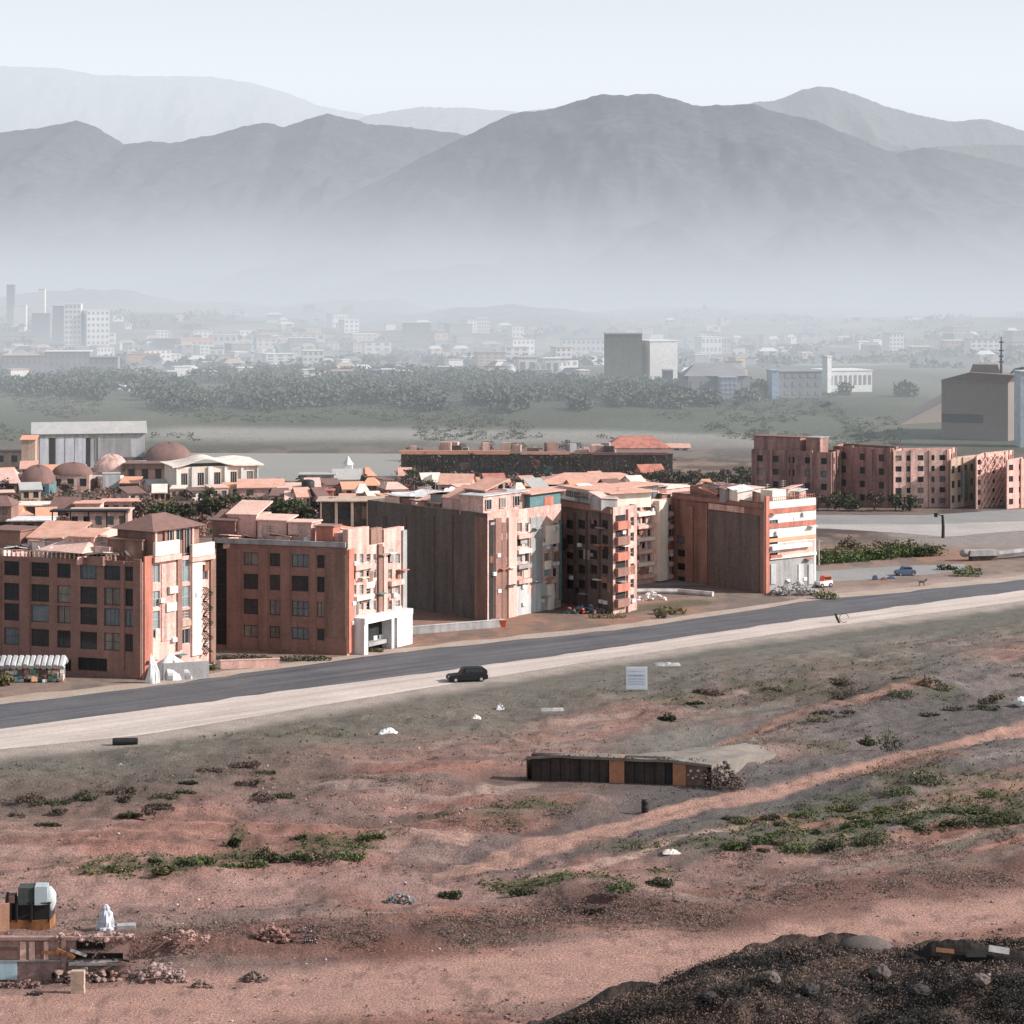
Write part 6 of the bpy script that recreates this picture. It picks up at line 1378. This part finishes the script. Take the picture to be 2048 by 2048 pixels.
for j in range(9):
    t0 = rr.uniform(.45, .98)*Lr; q = rf.P(t0, zb+rr.uniform(.5, 3.3), rr.uniform(.15, .7)); MB().box(q, (rr.uniform(.8, 2.6), .12, rr.uniform(.12, .3)), rz=rf.ang+rr.uniform(-.2, .2), tilt=(rr.uniform(-.3,.3), rr.uniform(-.5,.5))).build('plank', rr.choice((BROWNR, WOODO, GREYW, DARK_)), root)
b = MB()
for j in range(90): q = rf.P(rr.uniform(.5, 1.04)*Lr, 0, rr.uniform(-.6, .4)); b.rock((q.x, q.y, zb+hr-.1+rr.uniform(-.2, .25)), rr.uniform(.1,.35), rr, 1, .5)
b.build('broken_edge', RUIN, root)
b = MB()
for j in range(60): q = rf.P(rr.uniform(.7, 1.15)*Lr, 0, rr.uniform(-1, 1.2)); b.leaves((q.x, q.y, zb+rr.uniform(.4, hr+.3)), (.5,.5,.3), 10, .12, rr, .2)
b.build('creeper', LEAFB, root)
p = GT(156, 1986); t = thing('slab', 'upright tan concrete slab standing before the ruined wall', 'slab', p); b = MB()
for j in range(5): b.box((rnd.uniform(-.02,.02),0,.18+.36*j),(1.05,.6,.35), rz=rnd.uniform(-.04,.04))
b.build('courses', TANP, t, origin=(0,0,0))
heap('scrap_heap', 'low dark scrap and stone heap at the far lower left', 'heap', 40, 1976, 80, 22, BROWNR, 30, 41, size=.3, z=None, extra=DARK_)
heap('scrap_heap', 'dark flat scrap lying before the ruined wall', 'heap', 70, 1990, 30, 12, BLACK, 14, 42, size=.4, z=None)
heap('stone_heap', 'grey and pink rubble slope right of the ruined wall', 'heap', 320, 1960, 110, 40, M('pale_rubble', (.42,.31,.28), (.28,.2,.18), scale=1, finemix=.6), 60, 43, size=.22, z=None)
heap('stone_heap', 'pinkish stones above the right end of the ruined wall', 'heap', 370, 1880, 90, 24, M('pink_rubble', (.46,.29,.24), (.3,.19,.16), scale=1, finemix=.6), 50, 44, size=.2, z=None)

# ---------------------------------------------------------------- burnt mound at the lower right
MOUND = M('burnt_earth', (.024,.022,.021), (.15,.10,.078), scale=.22, fine=14, finemix=1.2, bump=1.0, bdist=.3, contrast=(.46,.70))
crest = [(1080,2060),(1200,2008),(1320,1968),(1390,1930),(1470,1905),(1560,1888),(1640,1886),(1760,1900),(1860,1895),(1960,1880),(2048,1878),(2200,1880)]
cx = np.array([q[0] for q in crest], float); cyy = np.array([q[1] for q in crest], float)
nx, ny = 220, 110; vs = []
for i in range(nx):
    px = 1060 + (2240-1060)*i/(nx-1); yt = float(np.interp(px, cx, cyy))
    # the mound's back foot lies just behind its crest; its crest is 2-4 m high
    hc = min(4.2, max(.2, (2075-yt)/188*4.2)); d1 = F*(H-hc)/(yt-HOR)
    for j in range(ny):
        v = j/(ny-1)*1.25; d = d1 - (v-.25)*34 if v > .25 else d1+(.25-v)*26
        X = (px-1024)/F*d; s = 1-sst(0, .25, .25-v) if v < .25 else 1-.55*sst(.25, 1.25, v)
        lump = (float(fbm(X*.16+d*.06, d*.22, 4))-.5)*4.2 + (float(fbm(X*.9+7, d*.8, 3))-.5)*.9
        vs.append((X, d, hc*s + lump*min(1, hc/2)*(s if v < .25 else min(1, (v-.25)*3)) - (1-s)*.6*(v < .25) - .05))
b = MB(); b.add(vs, [(i*ny+j, i*ny+j+1, (i+1)*ny+j+1, (i+1)*ny+j) for i in range(nx-1) for j in range(ny-1)])
mo = b.build('mound', MOUND, smooth=True); tag(mo, kind='structure')
from mathutils.bvhtree import BVHTree
_bv = BVHTree.FromPolygons([Vector(v) for v in vs], b.f)
def on_mound(x, y):
    d = Vector(((x-1024)/F, 1, (HOR-y)/F)).normalized(); hit = _bv.ray_cast(Vector((0,0,H)), d)
    return hit[0] or GT(x, y)
RUBS = [M('black_stone', (.03,.028,.027), (.06,.055,.05), scale=2), M('brown_stone', (.16,.105,.085), (.09,.065,.055), scale=2), M('pale_stone', (.42,.36,.32), (.3,.25,.22), scale=2)]
mr_ = random.Random(15); bs = [MB(), MB(), MB()]; twg = MB(); twb = MB()
for k in range(3600):
    x = mr_.uniform(1100, 2100); yt = float(np.interp(x, cx, cyy)); y = yt+3+mr_.random()**1.2*(2060-yt)
    if y > 2056: continue
    p = on_mound(x, y); q = mr_.random()
    if fbm(np.array([p.x*.14+4]), np.array([p.y*.3]), 3)[0] < .5: twb.leaves(p+Vector((0,0,.1)), (.9,.7,.3), 10, .09, mr_, .2); continue
    twg.leaves(p+Vector((0,0,.1)), (.9,.7,.3), 14, .10, mr_, .2)
    if fbm(np.array([p.x*.12]), np.array([p.y*.1]), 3)[0] < .56: continue
    q = q; bs[0 if q < .6 else 1 if q < .9 else 2].rock(p, mr_.uniform(.10,.42)*(1 if q < .9 else .7), mr_, 1, .45)
    twb.leaves(p+Vector((0,0,.12)), (.8,.6,.3), 14, .10, mr_, .2)
for b_, m, n in zip(bs, RUBS, ('rubble', 'rubble', 'rubble')): tag(b_.build(n, m), kind='stuff')
tag(twb.build('dead_undergrowth', M('burnt_brown_twigs', (.12,.082,.062), (.22,.15,.115), scale=.3, bump=0, finemix=.7)), kind='stuff')
tag(twg.build('dead_undergrowth', M('charred_twigs', (.032,.028,.025), (.075,.06,.048), scale=.5, bump=0)), kind='stuff')
p = on_mound(1730, 1896); t = thing('tarpaulin', 'brown grey tarpaulin hump lying on the crest of the burnt mound', 'tarpaulin', p); b = MB(); b.lathe((0,0,-.3), [(2.4,0),(2.3,.4),(1.8,.85),(1.0,1.15),(.3,1.25)], 18, 1.0, .6); b.build('cover', M('tarpaulin_cloth', (.10,.085,.075), (.15,.12,.105), scale=.8), t, origin=(0,0,0), smooth=True)
p = on_mound(1925, 1915); t = thing('wreck', 'crushed black vehicle body with torn panels half buried in the burnt mound', 'wreck', p); b = MB(); nx_, ny_ = 34, 9; sil = [(-5,.1),(-4.2,.45),(-3.2,.55),(-2.6,1.25),(-1.2,1.5),(.6,1.42),(1.8,1.0),(3.2,.85),(4.6,.7),(5.2,.1)]; vs2 = []
for i in range(nx_):
    x_ = -5+10.2*i/(nx_-1); hh_ = float(np.interp(x_, [q[0] for q in sil], [q[1] for q in sil]))
    for j in range(ny_):
        v_ = j/(ny_-1)*2-1; vs2.append((x_, v_*1.25, hh_*(1-abs(v_)**3.2)+.08*math.sin(i*1.7+j)*(1-abs(v_))-.15))
b.add(vs2, [(i*ny_+j, (i+1)*ny_+j, (i+1)*ny_+j+1, i*ny_+j+1) for i in range(nx_-1) for j in range(ny_-1)])
b.build('shell', M('burnt_metal', (.018,.017,.017), (.04,.032,.028), scale=1.2, rough=.95, spec=.05, finemix=.6), t, origin=(0,0,0)); MB().box((2.6,-1.2,.95),(1.6,.1,.5), tilt=(-.4,.15)).build('grey_panel', PALEG, t, origin=(0,0,0)); MB().box((-1.6,-1.25,.9),(1.4,.1,.35), tilt=(-.5,.1)).build('rusty_panel', M('rust', (.25,.11,.06), (.15,.08,.05), scale=2), t, origin=(0,0,0)); MB().box((.8,-1.25,.7),(1.6,.1,.6), tilt=(-.3,0)).build('window_gap', DARK_, t, origin=(0,0,0))
for k, (x, y, s, lb) in enumerate(((1540,1962,.9,'dark boulder highest on the bare patch of the burnt mound'),(1620,1985,.8,'black boulder in the middle of the burnt mound'),(1760,1950,1.0,'dark cracked boulder below the tarpaulin hump'),(1840,1990,.9,'black boulder low on the burnt mound'),(1960,1965,.8,'dark boulder below the crushed black body'),(1420,2000,.7,'dark boulder near the left foot of the burnt mound'))):
    p = on_mound(x, y); t = thing('boulder', lb, 'boulder', p); MB().rock((0,0,.2),(s,s*.8,s*.6),rnd,3,.16).build('stone', RUBS[0] if k % 2 else DKWALL, t, origin=(0,0,0))

# ---------------------------------------------------------------- scrub, stones, tufts over the slope
BUSHES = [((640,1722,84,34),LEAF1,'large dark green bush at the middle of the green bank'),((700,1722,66,28),LEAF2,'mid green bush right of the large dark one'),((595,1722,40,24),LEAF2,'small green bush left of the large dark one'),((530,1722,44,36),LEAF1,'upright dark bush on the left part of the bank'),((468,1694,24,26),LEAF1,'lone small dark bush above the left bank'),
 ((500,1738,34,24),LEAF3,'olive bush low on the left bank'),((605,1680,30,16),LEAF1,'flat grey green bush on pink soil above the bank'),((745,1680,60,22),LEAF2,'broad low green bush at the foot of the pink hollow'),
 ((1590,1705,76,36),LEAF2,'bright green bush at the centre of the right scrub'),((1520,1690,54,34),LEAF2,'rounded green bush left in the right scrub'),((1660,1700,60,30),LEAF1,'dark bush right of the bright green one'),((1740,1690,70,34),LEAF1,'dark broad bush in the right scrub'),((1830,1668,70,40),LEAF1,'tall dark bush in the right scrub'),((1920,1656,80,36),LEAF1,'wide dark bush near the right edge'),((2010,1650,80,44),LEAF1,'dark bush cut by the right edge'),((1465,1702,34,30),LEAF2,'small upright green bush at the left end of the right scrub'),
 ((1240,1786,60,30),LEAF2,'soft green bush at the right end of the lower green strip'),((1320,1772,54,30),LEAF1,'dark tangled bush right of the soft green one'),((1150,1786,70,18),LEAF2,'pale green flat bush in the lower green strip'),((1050,1790,70,18),LEAF1,'dark flat bush in the lower green strip'),((900,1796,50,24),LEAF1,'dark bush at the left of the lower green strip'),
 ((1780,1500,50,56),LEAF1,'tall dark bush on the grey slope near the right'),((1735,1492,34,26),LEAF1,'small dark bush left of the tall one on the grey slope'),((1850,1570,70,34),LEAF1,'dark bush row above the orange soil'),((1800,1590,60,26),LEAF2,'green bush below the dark row'),((1335,1442,34,22),LEAF1,'dark green bush on the scrub below the notice board'),((1420,1392,60,18),LEAFB,'dark brown brush right of the notice board'),((1700,1392,90,30),LEAFB,'dark brown brush heap on the upper right slope'),((1800,1398,60,30),LEAF1,'dark brush beside the brown heap'),((1860,1372,50,26),LEAF1,'dark brush near the upper right'),
 ((420,1545,70,14),LEAFB,'low brown brush on the left slope'),((250,1590,50,26),LEAFB,'dark brown brush in the stony patch at left'),((170,1600,50,22),LEAF1,'dark brush at the left of the stony patch'),((60,1605,60,24),LEAFB,'brown brush at the left edge of the stony patch'),((490,1535,70,20),LEAFB,'round brown brush right on the left slope'),((210,1700,50,20),LEAFB,'brown twiggy brush on red soil at left'),((1190,1826,50,14),LEAFB,'dry brush on the dark red bank'),((95,1655,60,14),LEAF1,'low dark bush below the stony patch')]
for k, (e, lf, lb) in enumerate(BUSHES): bush(lb, *e, lf, n=420, size=.14, seed=k+100)
xr = random.Random(91)
for k in range(42):
    x = xr.uniform(1430, 2060); y = 1705-(x-1430)*.085+xr.uniform(-70, 8)
    bush('leafy bush in the wide green scrub at the right of the slope', x, y, xr.uniform(24, 60), xr.uniform(8, 20), xr.choice((LEAF1, LEAF1, LEAF2, LEAF3)), n=300, size=.11, seed=k+300, group='bushes of the right hand scrub')
for k in range(22):
    x = xr.uniform(-20, 600); y = 1600+xr.uniform(-55, 40)
    bush('low brown brush in the stony band on the left slope', x, y, xr.uniform(26, 70), xr.uniform(8, 20), xr.choice((LEAFB, LEAFB, LEAF1)), n=200, size=.14, seed=k+400, group='brush of the stony band')
for k in range(20):
    x = xr.uniform(1380, 2060); y = 1400+(1700-x)*.06+xr.uniform(-45, 45)
    bush('low brown brush on the grey upper slope', x, y, xr.uniform(30, 80), xr.uniform(8, 20), xr.choice((LEAFB, LEAFB, LEAF1, LEAF3)), n=200, size=.16, seed=k+500, group='brush of the grey upper slope')
for k in range(20):
    x = xr.uniform(170, 620); y = 1742+xr.uniform(-14, 14)-(x-170)*.03
    bush('small green bush in the long strip on the left bank', x, y, xr.uniform(24, 50), xr.uniform(10, 20), xr.choice((LEAF1, LEAF2, LEAF3)), n=200, size=.14, seed=k+600, group='bushes of the left green strip')
def scatter(n, seed, fn, region=(0, 2048, 1420, 2060)):
    r = random.Random(seed)
    for _ in range(n):
        x = r.uniform(region[0]-60, region[1]+60); y = r.uniform(region[2], region[3]); fn(x, y, r)
def offtrack(X, Y):
    z = np.full(np.shape(X), .5); return 1-np.maximum(m_line(X, Y, TRACK, 2.6, z, .3), m_line(X, Y, LOWTRACK, 6.5, z, .4)*.92)
# candidate points in bulk
def points(n, seed, y0, y1, weight):
    rs = np.random.RandomState(seed); py = rs.uniform(y0, y1, n); px = rs.uniform(-80, 2130, n); d = F*H/(py-HOR); X = (px-1024)*d/F
    keep = (road_dist(X, d) < -27) & (rs.rand(n) < weight(X, d)); X, d = X[keep], d[keep]; return np.stack([X, d, terr(X, d)], -1)
gm_ = MB(); r = random.Random(21)
for p in points(26000, 1, 1330, 1830, lambda X, Y: green_mask(X, Y, fbm(X*.2, Y*.09+30, 4))*.9):
    gm_.leaves(p+np.array((0,0,.14)), (.35,.35,.2), 5, .15, r, .2)
tag(gm_.build('grass', M('slope_grass', (.06,.085,.035), (.14,.145,.065), scale=.25, fine=8, bump=0, finemix=.7, spec=.1)), kind='stuff')
LINES = [([(860,1885),(1180,1818),(1460,1850)], 3.0, 900), ([(1440,1740),(1750,1712),(2060,1690)], 3.2, 900), ([(300,1890),(560,1878),(770,1900)], 2.6, 500), ([(900,1668),(1150,1628)], 1.6, 300), ([(1420,1530),(1600,1462),(1860,1388)], 2.4, 600), ([(1640,1562),(1850,1520),(2060,1482)], 2.4, 600), ([(0,1605),(300,1585),(560,1548)], 3.0, 700), ([(1480,1795),(2060,1752)], 2.6, 500), ([(640,1560),(920,1590)], 1.5, 200), ([(1300,1440),(1500,1390),(1800,1372)], 2.6, 600)]
tw_ = [MB(), MB()]; lr_ = random.Random(66)
for P_, hw_, n_ in LINES:
    Q = lin(P_); tot = sum((b_-a_).length for a_, b_ in zip(Q[:-1], Q[1:]))
    for a_, b_ in zip(Q[:-1], Q[1:]):
        m_ = int(n_*(b_-a_).length/tot); T0 = [(lr_.random(), lr_.gauss(0, hw_)) for _ in range(m_)]; dv = (b_-a_).normalized()
        X_ = np.array([a_.x+(b_.x-a_.x)*t-dv.y*o for t, o in T0]); Y_ = np.array([a_.y+(b_.y-a_.y)*t+dv.x*o for t, o in T0]); Z_ = terr(X_, Y_); N_ = fbm(X_*.15, Y_*.15, 3)
        for x_, y_, z_, q_ in zip(X_, Y_, Z_, N_):
            if q_ < .52: continue
            s = lr_.uniform(.25, .7); tw_[lr_.randrange(2)].leaves((x_, y_, z_+s*.3), (s*1.5, s, s*.5), 12, .09, lr_, .2)
tag(tw_[0].build('dead_undergrowth', M('dead_brown_twigs', (.16,.105,.08), (.25,.17,.135), scale=.4, bump=0, finemix=.6)), kind='stuff')
tag(tw_[1].build('dead_undergrowth', M('dead_grey_twigs', (.12,.105,.09), (.2,.175,.15), scale=.4, bump=0, finemix=.6)), kind='stuff')
dr = MB()
for p in points(20000, 2, 1270, 2040, lambda X, Y: offtrack(X, Y)*(.012+.8*sst(.48, .64, fbm(X*.05, Y*.2, 4))*(.35+.65*sst(215, 290, Y)))):
    dr.leaves(p+np.array((0,0,.1)), (.35,.35,.16), 4, .14, r, .2)
tag(dr.build('dry_grass', M('dry_scrub', (.10,.08,.065), (.22,.18,.14), scale=.25, fine=8, bump=0, finemix=.7, spec=.1)), kind='stuff')
st = [MB(), MB(), MB()]
for p in points(22000, 3, 1380, 2050, lambda X, Y: offtrack(X, Y)*(.012+.8*sst(.5, .66, fbm(X*.07+50, Y*.22, 4)))):
    q = r.random(); s = .04+.16*r.random()**5; st[0 if q < .45 else 1 if q < .85 else 2].rock(p+np.array((0,0,s*.2)), s, r, 1, .4)
for b_, m in zip(st, (M('red_stone', (.36,.20,.16), (.24,.13,.105), scale=1), M('dark_stone', (.13,.10,.09), (.09,.07,.065), scale=1), M('light_stone', (.58,.48,.42), (.45,.36,.31), scale=1))): tag(b_.build('gravel', m), kind='stuff')
